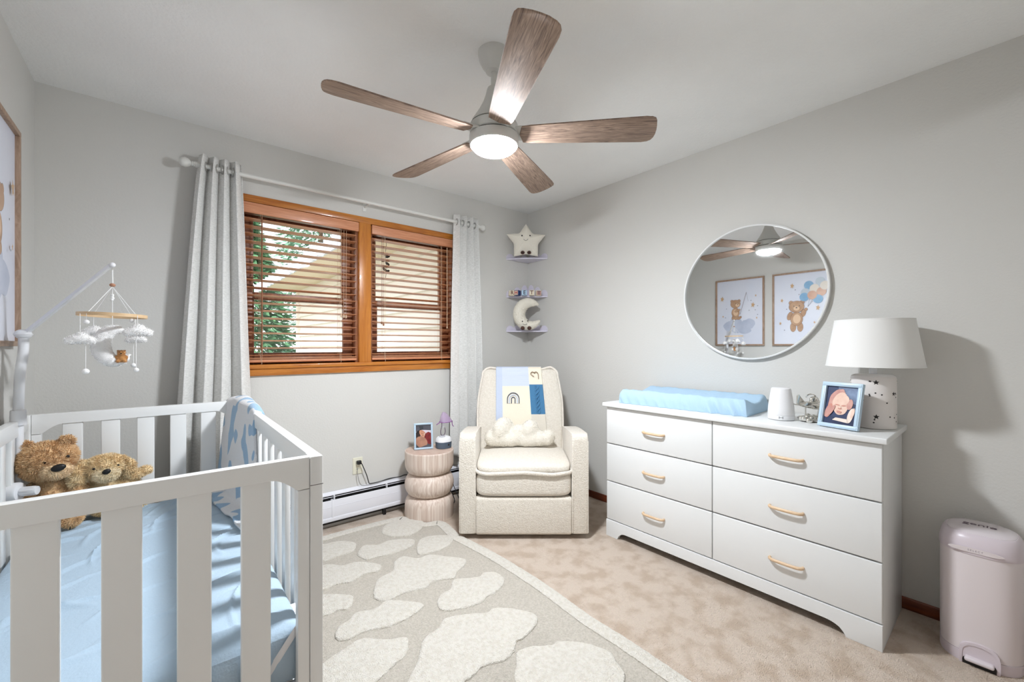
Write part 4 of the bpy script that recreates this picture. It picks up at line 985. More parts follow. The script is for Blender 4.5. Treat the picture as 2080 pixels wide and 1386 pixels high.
s_ = MB(); s_.grid(blf, 60, 110, blm); p = s_.build('knit', mk, bl, world=True, angle=80)
md = p.modifiers.new('thick', 'SOLIDIFY'); md.thickness = .005; md.offset = 1
m_rb = [M('charcoal stitching', (74, 84, 100), .8), M('grey blue stitching', (196, 204, 218), .8)]
for r_, m_, wd in ((.044, 0, .0032), (.030, 1, .0045), (.0135, 0, .0036)):
    s_ = MB(); pts = []
    for i in range(25):
        a = PI * i / 24; pts.append((r_ * math.cos(a), r_ * math.sin(a) * 1.05))
    pts = [(r_, -.03)] + pts + [(-r_, -.03)]
    s_.tube([chw((-.064 + x, yfront(.80 + y) - .0125, .805 + y)) for x, y in pts], wd, 0, 8, flat=(tuple(FD), .5)); s_.build('rainbow_stitching', m_rb[m_], bl, world=True)
s_ = MB()
for ph in (0, PI):
    s_.tube([chw((.112 + .012 * (.91 - z) / .2 + .011 * math.sin((z - .7) * 105 + ph), yfront(z) - .012 - .003 * math.cos((z - .7) * 105 + ph), z)) for z in [.902 - .2 * i / 60 for i in range(61)]], .006, 0, 8)
s_.build('cable_stitch', mk[2], bl, world=True, angle=80)
s_ = MB()
for sx in (-1, 1): s_.tube([chw(q) for q in spline([(.095, yfront(1.0) - .014, 1.0), (.095 + .016 * sx, yfront(1.0) - .02, 1.006), (.097 + .028 * sx, yfront(1.0) - .018, .990), (.098 + .018 * sx + .012, yfront(.96) - .015, .962 - .010 * sx)], 6, False)], .004, 0, 6, flat=(tuple(FD), .4))
s_.ell(chw((.097, yfront(1.0) - .018, 1.0)), (.007, .007, .007), 0, 10, 6); s_.build('ribbon', M('taupe ribbon', (150, 130, 108), .6), bl, world=True)

# ================================================================ dresser
DX, DY0, DY1, DZ = 2.173, .335, 1.671, .845
dr = thing('dresser', 'wide white six drawer dresser along the right wall', 'dresser', (2.385, (DY0 + DY1) / 2, 0))
m_dr = M('white dresser laminate', (232, 233, 232), .38)
s_ = MB(); s_.b2(DX + .018, 2.603, DY0, DY0 + .018, .0, .82, bev=.001).b2(DX + .018, 2.603, DY1 - .018, DY1, 0, .82, bev=.001).b2(2.595, 2.603, DY0 + .018, DY1 - .018, .1, .82, bev=.001)
s_.b2(DX + .018, 2.595, DY0 + .018, DY1 - .018, .10, .115, bev=0)
for z in (.350, .588): s_.b2(DX + .02, 2.595, DY0 + .018, DY1 - .018, z - .006, z + .006, bev=0)
s_.b2(DX + .02, 2.595, .994, 1.010, .115, .82, bev=0)
s_.build('carcass', m_dr, dr, world=True)
s_ = MB(); s_.b2(DX - .020, 2.612, DY0 - .017, DY1 + .020, .820, .845, bev=.005, seg=3); s_.build('top', m_dr, dr, world=True)
# plinth with an arched cut out
cut = [(DY0, 0), (DY0 + .115, 0)]
for i in range(9):
    t = i / 8; cut.append((DY0 + .115 + .075 * (1 - math.cos(t * PI / 2)), .045 * math.sin(t * PI / 2)))
for i in range(9):
    t = 1 - i / 8; cut.append((DY1 - .085 - .06 * (1 - math.cos(t * PI / 2)), .045 * math.sin(t * PI / 2)))
cut += [(DY1 - .085, 0), (DY1, 0), (DY1, .103), (DY0, .103)]
T = Matrix(((0, 0, 1, DX - .004), (1, 0, 0, 0), (0, 1, 0, 0), (0, 0, 0, 1)))
MB().prism(cut, .020, 0, bev=.002, T=T).build('plinth', m_dr, dr, world=True)
m_hdl = wood('light beech handle', (228, 200, 168), (212, 178, 140), (4, 1.5, 4), 6, .45)
for (y0, y1) in ((DY0 + .001, .9995), (1.0035, DY1 - .001)):
    for (z0, z1) in ((.1075, .347), (.351, .585), (.589, .818)):
        s_ = MB(); s_.b2(DX, DX + .018, y0, y1, z0, z1 - .002, bev=.004, seg=3); d = s_.build('drawer_front', m_dr, dr, world=True)
        yc, zc = (y0 + y1) / 2, (z0 + z1) / 2 - .005; h = MB()
        h.tube(spline([(DX, yc - .066, zc), (DX - .012, yc - .064, zc), (DX - .022, yc - .050, zc), (DX - .025, yc - .02, zc), (DX - .025, yc + .02, zc), (DX - .022, yc + .050, zc), (DX - .012, yc + .064, zc), (DX, yc + .066, zc)], 6, False), .0062, 0, 12, flat=((0, 0, 1), 1.15))
        h.build('handle', m_hdl, d, world=True)

# ---------------------------------------------------------------- changing pad
cpad = thing('changing_pad', 'light blue covered changing pad on the dresser top', 'changing pad', (2.41, 1.24, .845))
m_pad = M('light blue gauze cover', (180, 208, 230), .85, spec=.15, bump=(200, .6, .0022), bump2=(40, .3, .003))
c0, c1, c2, c3 = Vector((2.205, 1.600, 0)), Vector((2.262, .868, 0)), Vector((2.602, .885, 0)), Vector((2.598, 1.618, 0))
def padf(u, v):
    # u along the length from the far (left) end, v from front to back
    p = (c0 * (1 - u) + c1 * u) * (1 - v) + (c3 * (1 - u) + c2 * u) * v
    eu = min(u, 1 - u) * .74; evv = min(v, 1 - v) * .37; e = min(1, min(eu, evv) / .022)
    prof_ = .085 * math.sqrt(max(0, 1 - (1 - e) ** 2))
    dip = .034 * math.sin(PI * min(1, max(0, (v - .12) / .76))) ** 1.2 * min(1, eu / .02)
    wr = .0045 * noise.noise(Vector((u * 22, v * 5, 0))) + .002 * noise.noise(Vector((u * 60, v * 20, 3)))
    z = .846 + max(0, prof_ - dip) + wr * (1 if e > .2 else 0)
    return (p.x, p.y, z)
s_ = MB()
us = [0, .001, .003, .006, .010, .015, .022, .03] + [.03 + .94 * i / 90 for i in range(1, 90)] + [.97, .978, .985, .99, .994, .997, .999, 1]
vs = [0, .002, .006, .012, .02, .03, .042, .06] + [.06 + .88 * i / 44 for i in range(1, 44)] + [.94, .958, .97, .98, .988, .994, .998, 1]
V = [padf(u, v) for v in vs for u in us]; nu = len(us)
# gathered pleats on the front side
V2 = []
for j, v in enumerate(vs):
    for i, u in enumerate(us):
        x, y, z = V[j * nu + i]
        if v < .06:
            k = 1 - v / .06; hgt = max(0, z - .846) / .085
            x += -.006 * math.sin(PI * min(1, hgt * 1.1)) + .010 * math.sin(u * 80 + 5 * hgt) * (1.1 - hgt) * (.25 + abs(noise.noise(Vector((u * 7, 0, 1)))) * 2.2) + .004 * (1 - hgt) * k
        V2.append((x, y, z))
F = [(j * nu + i, j * nu + i + 1, (j + 1) * nu + i + 1, (j + 1) * nu + i) for j in range(len(vs) - 1) for i in range(nu - 1)]
s_.add(V2, [f[::-1] for f in F]); s_.build('cover', m_pad, cpad, world=True, angle=80)

# ---------------------------------------------------------------- sound machine
sm = thing('sound_machine', 'white cone shaped night light sound machine between pad and frame', 'sound machine', (2.334, .739, .845))
sx_, sy__ = 2.334, .739
MB().lathe([(.050, .846), (.056, .848), (.0575, .853), (.0575, .868), (.056, .8695)], (sx_, sy__, 0), 0, 48).build('base', m_whitep, sm, world=True)
m_glow = M('satin white plastic', (240, 239, 240), .35)
MB().lathe([(.0565, .870), (.0572, .872), (.0545, .91), (.0475, .96), (.0425, .992), (.0405, .9975), (.037, .9995)], (sx_, sy__, 0), 0, 48).build('shade', m_glow, sm, world=True)
MB().lathe([(.037, .9995), (.036, .997), (.001, .9972)], (sx_, sy__, 0), 0, 40, cap=False).build('speaker_grille', M('pale grey grille', (206, 206, 208), .5), sm, world=True)
s_ = MB(); dv = Vector((-sx_, -sy__, 0)).normalized(); sd = dv.cross(UP)
for k in (-1, 1):
    p = Vector((sx_, sy__, .8605)) + dv * .0573 + sd * .0075 * k
    s_.tube([p - UP * .0055, p + UP * .0055], .0011, 0, 6)
p = Vector((sx_, sy__, .8605)) + dv * .0575; s_.tube([p - sd * .006, p + sd * .006], .0009, 0, 6)
s_.build('emblem', M('grey print', (92, 92, 96), .5), sm, world=True)

# ---------------------------------------------------------------- silver aeroplane bank
ap = thing('airplane_bank', 'shiny silver aeroplane money bank beside the sound machine', 'ornament', (2.395, .605, .845))
m_sil = M('polished silver', (232, 230, 224), .14, 1.0, bump=(40, .3, .002))
ac = Vector((2.380, .615, .926)); T = frame_T(ac, tuple(RD * 1.18), tuple(FD * 1.1), (0, 0, 1.2))
s_ = MB(); s_.tube([T @ Vector(p) for p in [(-.062, 0, .0), (-.055, 0, .001), (-.03, 0, .001), (0, 0, -.001), (.03, 0, -.002), (.05, 0, -.003), (.062, 0, -.003), (.066, 0, -.003)]], [.004, .009, .016, .021, .023, .022, .016, .006], 0, 20); s_.build('fuselage', m_sil, ap, world=True)
s_ = MB(); s_.prism([(-.070, .0), (-.052, .004), (-.038, .012), (-.052, .028), (-.060, .040), (-.070, .036)], .005, 0, bev=.0015, T=T @ Matrix.Rotation(R(90), 4, 'X') @ Matrix.Translation((0, 0, -.0025)))
s_.ell((-.062, 0, .0), (.012, .034, .003), 0, 20, 8, T=T); s_.build('tail', m_sil, ap, world=True)
s_ = MB(); s_.ell((.012, 0, -.012), (.024, .074, .0045), 0, 28, 10, T=T); s_.build('wing', m_sil, ap, world=True)
s_ = MB(); s_.ell((0, 0, .020), (.018, .012, .014), 0, 18, 10, T=T); s_.tube([T @ Vector((-.012 + .02 * math.cos(a), 0, .028 + .014 * math.sin(a))) for a in [PI * i / 12 for i in range(13)]], .003, 0, 8); s_.build('cockpit', m_sil, ap, world=True)
s_ = MB(); rnd = random.Random(4)
for i in range(26):
    a = 2 * PI * i / 26 * 1.7; r_ = .012 + .036 * (i / 26); s_.ell((r_ * 1.15 * math.cos(a), r_ * .75 * math.sin(a), -.060 + rnd.uniform(0, .018) * (1 - i / 40)), (.013, .011, .010), 0, 12, 8, T=T)
s_.ell((0, 0, -.059), (.052, .036, .010), 0, 24, 10, T=T); s_.build('cloud_base', m_sil, ap, world=True)
s_ = MB(); s_.tube([T @ Vector((-.034, 0, -.012)), T @ Vector((-.034, 0, -.060))], .0028, 0, 10).tube([T @ Vector((.02, 0, -.02)), T @ Vector((.012, 0, -.060))], .004, 0, 10); s_.build('support_post', m_sil, ap, world=True)

# ---------------------------------------------------------------- baby portrait frame
pm2 = [A('photo navy mist', (126, 146, 176), (72, 86, 118), 22), A('photo rose skin', (214, 164, 150), (190, 134, 126), 30), A('photo peach skin', (238, 208, 190), (224, 184, 164), 26), A('photo cream', (238, 220, 206)), A('photo soft rose shade', (206, 140, 124)), A('photo dusk blue', (44, 58, 92), (30, 40, 70), 20)]
sh2 = [(1, [(.35, 1), (1, 1), (1, .55), (.7, .62), (.4, .85)]), (6, [(0, 0), (1, 0), (1, .16), (.6, .10), (.3, .2), (0, .22)]), (2, oval(.28, .62, .16, .30, -24, wob=.3)), (5, oval(.14, .34, .10, .20, -20)), (2, oval(.10, .32, .075, .17, -22)), (2, oval(.44, .80, .20, .10, 20, wob=.4)),
       (3, oval(.50, .54, .26, .29, 4, wob=.15)), (2, oval(.78, .55, .09, .14, -10)), (3, oval(.55, .66, .20, .14, 0)), (4, oval(.84, .26, .085, .20, -14)), (3, oval(.90, .33, .05, .14, -12)), (5, oval(.40, .51, .075, .014, -8)), (5, oval(.60, .50, .075, .014, 6)), (5, oval(.49, .42, .055, .022, 0)), (3, oval(.49, .455, .035, .035, 0)),
       (5, oval(.48, .335, .085, .020, -4)), (2, oval(.48, .31, .07, .016, -4)), (2, oval(.25, .36, .05, .16, -30)), (4, [(.3, .10), (.8, .06), (.75, .16), (.4, .17)])]
photo_frame('dresser_photo_frame', 'pale blue frame with a newborn baby photo on the dresser', (2.281, .568, .846), (2.239, .420, .846), .157, .200, R(13), .017, .018, m_bfr, sh2, pm2, A('photo deep blue', (58, 74, 112), (34, 46, 80), 12))

# ---------------------------------------------------------------- table lamp
lx, ly = 2.436, .408
lp = thing('table_lamp', 'white table lamp with star cut-outs on the dresser', 'lamp', (lx, ly, .845))
m_cer = M('warm white ceramic', (240, 234, 230), .35)
s_ = MB(); s_.lathe([(.068, .846), (.0775, .847), (.079, .851), (.079, 1.062), (.0765, 1.072), (.066, 1.078), (.030, 1.081)], (lx, ly, 0), 0, 64)
def on_cyl(a, z, r=.0794): return Vector((lx + r * math.cos(a), ly + r * math.sin(a), z))
dirc = math.atan2(-ly, -lx); rnd = random.Random(12)
def cyl_shape(a0, z0, pts, r=.0794):
    V = [on_cyl(a0 + x / .079, z0 + y, r) for x, y in pts]; s_.add([on_cyl(a0, z0, r)] + V, [(0, 1 + (i + 1) % len(V), 1 + i) for i in range(len(V))] , 1)
for da, z, r_ in ((.12, 1.048, .0115), (.13, .900, .0115), (-.95, .972, .010), (1.0, 1.0, .010), (-1.5, .91, .0115), (1.7, 1.04, .0115), (2.6, .95, .0115), (-2.4, 1.03, .0115)):
    cyl_shape(dirc + da, z, star2(0, 0, r_))
for i in range(64):
    a = dirc + rnd.uniform(-PI, PI); z = rnd.uniform(.87, 1.06); cyl_shape(a, z, oval(0, 0, .0032, .0032, n=10))
s_.build('lamp_base', [m_cer, M('dark cut-out', (58, 54, 52), .8)], lp, world=True)
MB().lathe([(.014, 1.08), (.014, 1.125), (.018, 1.13), (.018, 1.17)], (lx, ly, 0), 0, 20).build('neck', m_whitep, lp, world=True)
m_shd = M('white linen shade', (238, 237, 234), .85, bump=(220, .2, .0006))
s_ = MB(); s_.lathe([(.171, 1.115), (.1385, 1.322)], (lx, ly, 0), 0, 72, cap=False); s_.lathe([(.1365, 1.321), (.169, 1.116)], (lx, ly, 0), 0, 72, cap=False)
s_.lathe([(.1695, 1.115), (.1722, 1.1145), (.1718, 1.1175)], (lx, ly, 0), 0, 72, cap=False).lathe([(.1365, 1.3225), (.1392, 1.3228), (.1395, 1.319)], (lx, ly, 0), 0, 72, cap=False)
s_.build('lamp_shade', m_shd, lp, world=True)
s_ = MB()
for k in range(3):
    a = 2 * PI * k / 3; s_.tube([(lx, ly, 1.165), (lx + .136 * math.cos(a), ly + .136 * math.sin(a), 1.30)], .0015, 0, 6)
s_.build('shade_fitter', m_chrome, lp, world=True)

# ================================================================ round mirror
mr = thing('round_mirror', 'round wall mirror with a thin white rim above the dresser', 'mirror', (XR, .985, 1.512))
MC = Vector((XR - .016, .990, 1.514)); RM = .388
T = Matrix.Translation(MC) @ Matrix.Rotation(R(0.0), 4, 'Z') @ Matrix.Rotation(R(0.0), 4, 'Y') @ Matrix.Rotation(R(-90), 4, 'Y')
s_ = MB(); s_.lathe([(RM - .009, -.014), (RM, -.014), (RM, .012), (RM - .003, .014), (RM - .009, .014), (RM - .009, .004)], (0, 0, 0), 0, 96, T, cap=False); s_.build('rim', M('white mirror rim', (238, 238, 236), .3), mr, world=True)
s_ = MB(); s_.lathe([(RM - .008, -.012), (RM - .008, -.008)], (0, 0, 0), 0, 96, T); s_.build('backing', m_dark, mr, world=True)
m_mir = M('silvered glass', (238, 240, 240), .015, 1.0)
s_ = MB(); s_.lathe([(RM - .008, .003), (RM - .008, .0055)], (0, 0, 0), 0, 96, T); s_.build('glass', m_mir, mr, world=True)

# ================================================================ nursery pictures on the left wall
m_ofr = wood('oak picture frame', (184, 156, 134), (150, 122, 100), (5, 5, 1.2), 5, .5)
mat_a = [A('print paper', (232, 234, 244), (222, 226, 240), 3), A('painted bear brown', (202, 166, 136), (182, 144, 114), 18), A('painted bear light', (232, 198, 166)), A('painted outline', (110, 74, 58)), A('painted grey blue cloud', (204, 210, 226), (184, 192, 212), 9),
         A('painted gold star', (210, 172, 130)), A('painted blue balloon', (150, 190, 220), (126, 170, 206), 10), A('painted peach balloon', (226, 186, 164), (210, 164, 140), 10), A('painted cream balloon', (230, 220, 208)), A('painted ink', (84, 84, 92)), A('painted grey balloon', (196, 206, 216))]
def bear_shapes(cx, cy, k, armup, sit=False, asp=.70):
    q = asp; B, Lt, O_, K = 1, 2, 3, 9; s = []
    def ov(x, y, a, b, rot=0, m=B):
        s.append((O_, oval(cx + x * k, cy + y * k * q, (a + .010) * k, (b + .010) * k * q, rot))); s.append((m, oval(cx + x * k, cy + y * k * q, a * k, b * k * q, rot)))
    if not sit:
        ov(-.14, -.62, .11, .20); ov(.14, -.62, .11, .20)
        ov(-.27, -.12, .09, .20, -38)
        if armup: ov(.26, -.02, .085, .20, -42); ov(.37, .14, .06, .06)
    else:
        ov(-.02, -.55, .22, .16, 10); ov(.24, -.60, .14, .08, 20)
    ov(0, -.26, .24, .30)
    s.append((Lt, oval(cx + .01 * k, cy - .26 * k * q, .15 * k, .20 * k * q)))
    if sit: ov(.12, -.14, .18, .075, 12)
    ov(-.22, .46, .085, .085); ov(.22, .46, .085, .085)
    ov(0, .28, .30, .25)
    s.append((Lt, oval(cx + (.12 if sit else 0) * k, cy + .20 * k * q, .12 * k, .095 * k * q)))
    s.append((K, oval(cx + (.14 if sit else 0) * k, cy + .235 * k * q, .032 * k, .026 * k * q)))
    for ex in ((-.1, .12) if not sit else (.02, .16)): s.append((K, oval(cx + ex * k, cy + .31 * k * q, .020 * k, .022 * k * q)))
    return s
def picture(y_hi, label, shapes):
    """hangs on the left wall; u runs from large y to small y reversed so it reads correctly from the room"""
    wd, z0, z1 = .588, 1.205, 2.062; y0 = y_hi - wd
    o = thing('framed_picture', label, 'picture', (XL, y_hi - wd / 2, (z0 + z1) / 2), 0, 'nursery prints on the left wall')
    s_ = MB(); x0, x1 = XL + .002, XL + .024; r_ = .020
    s_.b2(x0, x1, y0, y_hi, z0, z0 + r_, bev=.002).b2(x0, x1, y0, y_hi, z1 - r_, z1, bev=.002).b2(x0, x1, y0, y0 + r_, z0 + r_, z1 - r_, bev=.002).b2(x0, x1, y_hi - r_, y_hi, z0 + r_, z1 - r_, bev=.002)
    s_.build('frame', m_ofr, o, world=True)
    s_ = MB(); s_.b2(x0, x0 + .008, y0 + .015, y_hi - .015, z0 + .015, z1 - .015, 0, 0)
    T = frame_T((x0 + .0085, y_hi - r_, z0 + r_), (0, -(wd - 2 * r_), 0), (0, 0, z1 - z0 - 2 * r_), (1, 0, 0))   # u measured from the far end
    art(s_, T, [(m, [(min(1, max(0, u)), min(1, max(0, v))) for u, v in p]) for m, p in shapes])
    s_.build('print', mat_a, o, world=True, flat=True)
st = lambda l: [(5, star2(x, y, r, 5, 80, .5)) for x, y, r in l]
dots = lambda l: [(9, oval(x, y, .008, .006)) for x, y in l]
pic1 = [(4, oval(.28, .28, .13, .075, 0, wob=.3)), (4, oval(.48, .27, .20, .10, 0, wob=.3, seed=2)), (4, oval(.70, .32, .15, .075, 0, wob=.3, seed=3)), (4, oval(.42, .36, .12, .07, 0, wob=.3, seed=4)), (4, oval(.60, .22, .16, .06, 0, wob=.3, seed=5))] \
    + bear_shapes(.42, .56, .36, False, True) + [(3, line2(.52, .46, .66, .80, .003)), (9, line2(.66, .80, .70, .66, .0015))] + st([(.12, .72, .045), (.80, .60, .045), (.86, .74, .02), (.14, .44, .02), (.88, .40, .02)]) + dots([(.22, .56), (.76, .67), (.72, .52), (.85, .52), (.9, .58), (.9, .45), (.2, .42)])
pic2 = [(9, line2(.62, .52, .72, .64, .002)), (9, line2(.62, .52, .78, .66, .002)), (9, line2(.62, .52, .66, .66, .002))] + bear_shapes(.42, .44, .46, True) + \
    [(m, oval(x, y, .085, .060)) for m, x, y in ((10, .84, .86), (6, .64, .82), (8, .74, .77), (10, .58, .72), (7, .86, .72), (6, .56, .66), (6, .80, .62), (7, .70, .68), (8, .92, .80))] + st([(.34, .83, .04), (.80, .50, .04), (.15, .63, .03), (.12, .30, .025), (.74, .30, .02)]) + dots([(.40, .77), (.47, .70), (.24, .50), (.86, .36), (.2, .2)])
picture(2.556, 'oak framed print of a bear fishing on a cloud, hung nearest the window wall', pic1)
picture(1.880, 'oak framed print of a bear holding balloons, reflected in the round mirror', pic2)

# ================================================================ diaper pail
dp = thing('diaper_pail', 'pale pink oval pedal diaper pail against the right wall', 'diaper pail', (2.48, .09, 0))
m_pail = M('pale pink plastic', (232, 222, 223), .32); m_pail2 = M('mauve pink plastic', (220, 208, 214), .32); m_plid = M('pink white plastic', (228, 218, 222), .25, coat=.3)
ox, oy, oa, ob = 2.462, .088, .115, .112
def orow(z, k=1., e=.74, d=0.): return (ox, oy, z, oa * k + d, ob * k + d, e)
s_ = MB(); ringloft(s_, [orow(.0, .985), orow(.008), orow(.040, 1.0)], 0, 72, cap=True); s_.build('foot_ring', m_pail2, dp, world=True)
s_ = MB(); ringloft(s_, [orow(.041, 1.0, d=-.0015), orow(.10, 1.0), orow(.30, 1.0), orow(.415, 1.0)], 0, 96); s_.build('body', m_pail, dp, world=True)
s_ = MB(); ringloft(s_, [orow(.416, 1.0, d=.002), orow(.422, 1.0, d=.003), orow(.445, 1.0, d=.002), orow(.470, 1, d=-.004), orow(.484, 1, d=-.012), orow(.489, 1, d=-.018)], 0, 96); s_.build('collar', m_pail2, dp, world=True)
s_ = MB(); ringloft(s_, [orow(.486, 1, d=-.0195), orow(.4900, 1, d=-.020), orow(.4945, 1, d=-.028), orow(.497, 1, d=-.050), orow(.498, 1, d=-.09)], 0, 96); s_.build('lid', m_plid, dp, world=True)
fx = ox - oa   # the pedal side faces the room (-x)
hood = [(p.x, p.y) for p in spline([(-.052, .0, 0), (-.052, .05, 0), (-.040, .078, 0), (0, .088, 0), (.040, .078, 0), (.052, .05, 0), (.052, 0, 0)], 6, False)]
inn_ = [(x * .84, max(0, y * .88)) for x, y in hood]
Tn = frame_T((fx - .004, oy, .0), (0, -1, 0), (0, 0, 1), (-1, 0, 0))
s_ = MB(); s_.prism(hood + inn_[::-1], .012, 0, bev=.0015, T=Tn @ Matrix.Translation((0, 0, -.010))); s_.build('pedal_surround', m_pail2, dp, world=True)
s_ = MB(); s_.prism(inn_, .001, 0, T=Tn @ Matrix.Translation((0, 0, -.0015))); s_.prism([(x * .97, y * .42) for x, y in inn_], .0008, 1, T=Tn @ Matrix.Translation((0, 0, -.0008))); s_.build('pedal_recess', [m_pail2, m_dark], dp, world=True)
s_ = MB(); s_.b2(fx - .024, fx + .004, oy - .038, oy + .038, .018, .034, bev=.007, seg=4); s_.build('pedal', m_plid, dp, world=True)
s_ = MB(); pill = [(.052 * math.cos(a) + (.02 if math.cos(a) > 0 else -.02), .0085 * math.sin(a)) for a in [2 * PI * i / 28 for i in range(28)]]
s_.prism(pill, .002, 0, bev=.0008, T=frame_T((fx - .0035, oy + .01, .4345), (0, -1, 0), (0, 0, 1), (-1, 0, 0))); s_.build('badge', m_pail, dp, world=True)
s_ = MB(); s_.text('S E L E C T', .0085, 0, frame_T((fx - .0058, oy + .01, .4345), (0, -1, 0), (0, 0, 1), (-1, 0, 0)), .0002); s_.build('badge_lettering', M('grey mauve print', (150, 138, 146), .5), dp, world=True, flat=True)
s_ = MB(); s_.text('genie', .044, 0, frame_T((ox + .012, oy + .004, .4985), (0, -1, 0), (1, 0, 0), (0, 0, 1)), .0003); s_.build('lid_lettering', M('plum grey print', (120, 104, 116), .5), dp, world=True, flat=True)

# ================================================================ cloud rug
rg = MB(); RZ = .012
edge = spline([(-.30, 2.765, 0), (.30, 2.765, 0), (.77, 2.767, 0), (1.0, 2.765, 0), (1.20, 2.752, 0), (1.285, 2.725, 0), (1.30, 2.62, 0), (1.36, 2.535, 0), (1.43, 2.515, 0), (1.458, 2.44, 0), (1.432, 2.24, 0), (1.445, 2.10, 0), (1.466, 1.83, 0), (1.466, 1.5, 0), (1.445, 1.2, 0), (1.447, .99, 0), (1.437, .70, 0), (1.44, .3, 0), (1.44, .12, 0), (.6, .12, 0), (.40, .12, 0)], 4, False)
loop = [(p.x, p.y) for p in edge] + [(.40, .9), (.40, 1.10), (-.30, 1.10)]
def bump_ring(mb, pts, h0, h1, m, wob=.004, seed=0):
    """a raised pile shape with a soft edge"""
    k = len(pts); c = Vector((sum(p[0] for p in pts) / k, sum(p[1] for p in pts) / k)); V = []; F = []
    rows = ((0, h0), (.0, h0 + (h1 - h0) * .55), (.006, h0 + (h1 - h0) * .9), (.016, h1))
    for d, z in rows:
        for x, y in pts:
            v = Vector((x, y)); q = (c - v); L = q.length; wv = wob * noise.noise(Vector((x * 55, y * 55, seed)))
            v = v + q / L * (d + wv); V.append((v.x, v.y, z))
    for j in range(len(rows) - 1):
        for i in range(k): F.append((j * k + i, j * k + (i + 1) % k, (j + 1) * k + (i + 1) % k, (j + 1) * k + i))
    F.append(tuple((len(rows) - 1) * k + i for i in range(k))); mb.add(V, F, m)
area = sum(loop[i][0] * loop[(i + 1) % len(loop)][1] - loop[(i + 1) % len(loop)][0] * loop[i][1] for i in range(len(loop)))
if area < 0: loop = loop[::-1]
rg.prism(loop, RZ, 0, bev=.003)
def strip(pts, w0, m, z):
    V = []; F = []; P = [Vector((p[0], p[1])) for p in pts]
    prof_ = ((0, -.001), (0, .6), (.12, 1), (.88, 1), (1, .6), (1, -.001))
    for i, p in enumerate(P):
        t = (P[min(i + 1, len(P) - 1)] - P[max(i - 1, 0)]).normalized(); nrm = Vector((t.y, -t.x))
        for a, h in prof_:
            wv = .003 * noise.noise(Vector((p.x * 50, p.y * 50, a * 3)))
            q = p + nrm * (w0 * a + wv); V.append((q.x, q.y, RZ + z * h))
    for i in range(len(P) - 1):
        for j in range(5): a = i * 6 + j; F.append((a, a + 1, a + 7, a + 6))
    rg.add(V, F, m)
fine = []
for a, b in zip(edge[:-1], edge[1:]):
    n = max(1, int((b - a).length / .012)); fine += [a + (b - a) * i / n for i in range(n)]
fine = [p for p in fine if p.y > .13]
strip([(p.x, p.y) for p in fine], .066, 1, .007)
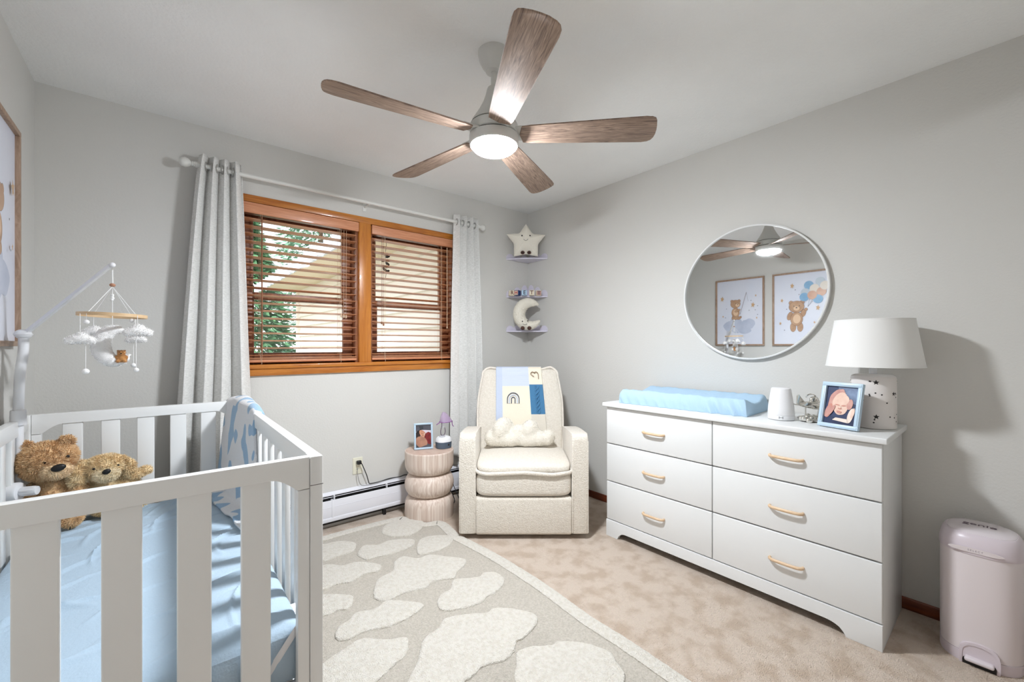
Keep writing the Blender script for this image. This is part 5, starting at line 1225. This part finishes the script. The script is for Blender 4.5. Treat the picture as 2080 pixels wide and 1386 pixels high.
CLOUDS = [[(1.067, 2.586), (1.143, 2.68), (1.242, 2.673), (1.352, 2.6), (1.296, 2.481), (1.191, 2.433), (1.093, 2.482)], [(0.742, 2.65), (0.824, 2.628), (0.887, 2.545), (0.84, 2.454), (0.748, 2.45), (0.679, 2.443), (0.59, 2.492), (0.635, 2.681)], [(0.853, 2.416), (0.912, 2.48), (0.982, 2.436), (1.064, 2.443), (1.176, 2.366), (1.134, 2.295), (1.016, 2.281), (0.908, 2.304), (0.868, 2.304), (0.846, 2.369)], [(1.12, 2.208), (1.2, 2.331), (1.289, 2.335), (1.384, 2.256), (1.35, 2.191), (1.299, 2.158), (1.23, 2.144), (1.138, 2.166)], [(0.77, 1.964), (0.832, 2.073), (0.927, 2.105), (0.973, 2.186), (1.037, 2.21), (1.09, 2.14), (1.164, 2.131), (1.225, 2.054), (1.29, 1.961), (1.249, 1.908), (1.185, 1.879), (1.139, 1.84), (1.049, 1.882), (0.984, 1.855), (0.892, 1.882), (0.834, 1.874), (0.787, 1.886), (0.766, 1.921)], [(0.56, 2.364), (0.675, 2.396), (0.74, 2.331), (0.821, 2.313), (0.901, 2.209), (0.869, 2.153), (0.797, 2.167), (0.724, 2.142), (0.67, 2.166), (0.608, 2.157), (0.512, 2.16)], [(0.973, 1.713), (1.018, 1.758), (1.075, 1.769), (1.13, 1.825), (1.196, 1.793), (1.255, 1.765), (1.289, 1.781), (1.335, 1.748), (1.337, 1.675), (1.285, 1.624), (1.226, 1.605), (1.182, 1.604), (1.138, 1.586), (1.064, 1.595), (0.995, 1.622), (0.959, 1.656)], [(0.538, 1.785), (0.567, 1.833), (0.618, 1.851), (0.659, 1.88), (0.731, 1.854), (0.8, 1.876), (0.851, 1.833), (0.916, 1.752), (0.894, 1.719), (0.804, 1.696), (0.725, 1.701), (0.645, 1.732), (0.584, 1.727), (0.541, 1.749)], [(0.595, 2.11), (0.685, 2.026), (0.674, 1.97), (0.637, 1.932), (0.596, 1.95), (0.549, 1.948), (0.457, 1.992), (0.491, 2.14)], [(0.469, 1.664), (0.557, 1.689), (0.618, 1.699), (0.694, 1.628), (0.76, 1.587), (0.743, 1.535), (0.711, 1.499), (0.651, 1.478), (0.608, 1.459), (0.571, 1.448), (0.515, 1.434), (0.41, 1.456), (0.37, 1.564), (0.411, 1.633)], [(0.683, 1.396), (0.735, 1.443), (0.786, 1.512), (0.828, 1.545), (0.884, 1.555), (0.949, 1.592), (1.057, 1.542), (1.11, 1.506), (1.154, 1.511), (1.219, 1.449), (1.262, 1.364), (1.23, 1.312), (1.127, 1.282), (1.091, 1.285), (1.053, 1.252), (0.997, 1.237), (0.954, 1.249), (0.908, 1.265), (0.858, 1.251), (0.81, 1.249), (0.752, 1.238), (0.671, 1.277), (0.637, 1.343)], [(1.011, 1.191), (1.055, 1.238), (1.115, 1.226), (1.188, 1.178), (1.219, 1.179), (1.295, 1.103), (1.332, 1.008), (1.307, 0.956), (1.291, 0.913), (1.25, 0.884), (1.189, 0.855), (1.058, 0.901), (0.977, 0.986), (0.946, 1.096), (0.973, 1.156)]]
for k, pts in enumerate(CLOUDS):
    sp_ = [(p.x, p.y) for p in spline([(x, y, 0) for x, y in pts], 10)]
    ar_ = sum(sp_[i][0] * sp_[(i + 1) % len(sp_)][1] - sp_[(i + 1) % len(sp_)][0] * sp_[i][1] for i in range(len(sp_)))
    if ar_ < 0: sp_ = sp_[::-1]
    bump_ring(rg, sp_, RZ - .001, RZ + .009, 1, seed=k)
m_rug = M('grey beige low pile', (208, 200, 188), .95, spec=.1, var=((190, 182, 169), 130, 4, .35, .65), bump=(260, 1.0, .006), bump2=(80, .5, .004), sheen=.2)
m_rug2 = M('ivory high pile', (234, 228, 217), .95, spec=.1, var=((222, 214, 200), 60, 4, .3, .6), bump=(200, 1.0, .010), bump2=(60, .6, .006), sheen=.3)
ro = rg.build('cloud_rug', [m_rug, m_rug2], None, angle=60); props(ro, 'grey beige rug with raised ivory clouds on the carpet', 'rug')
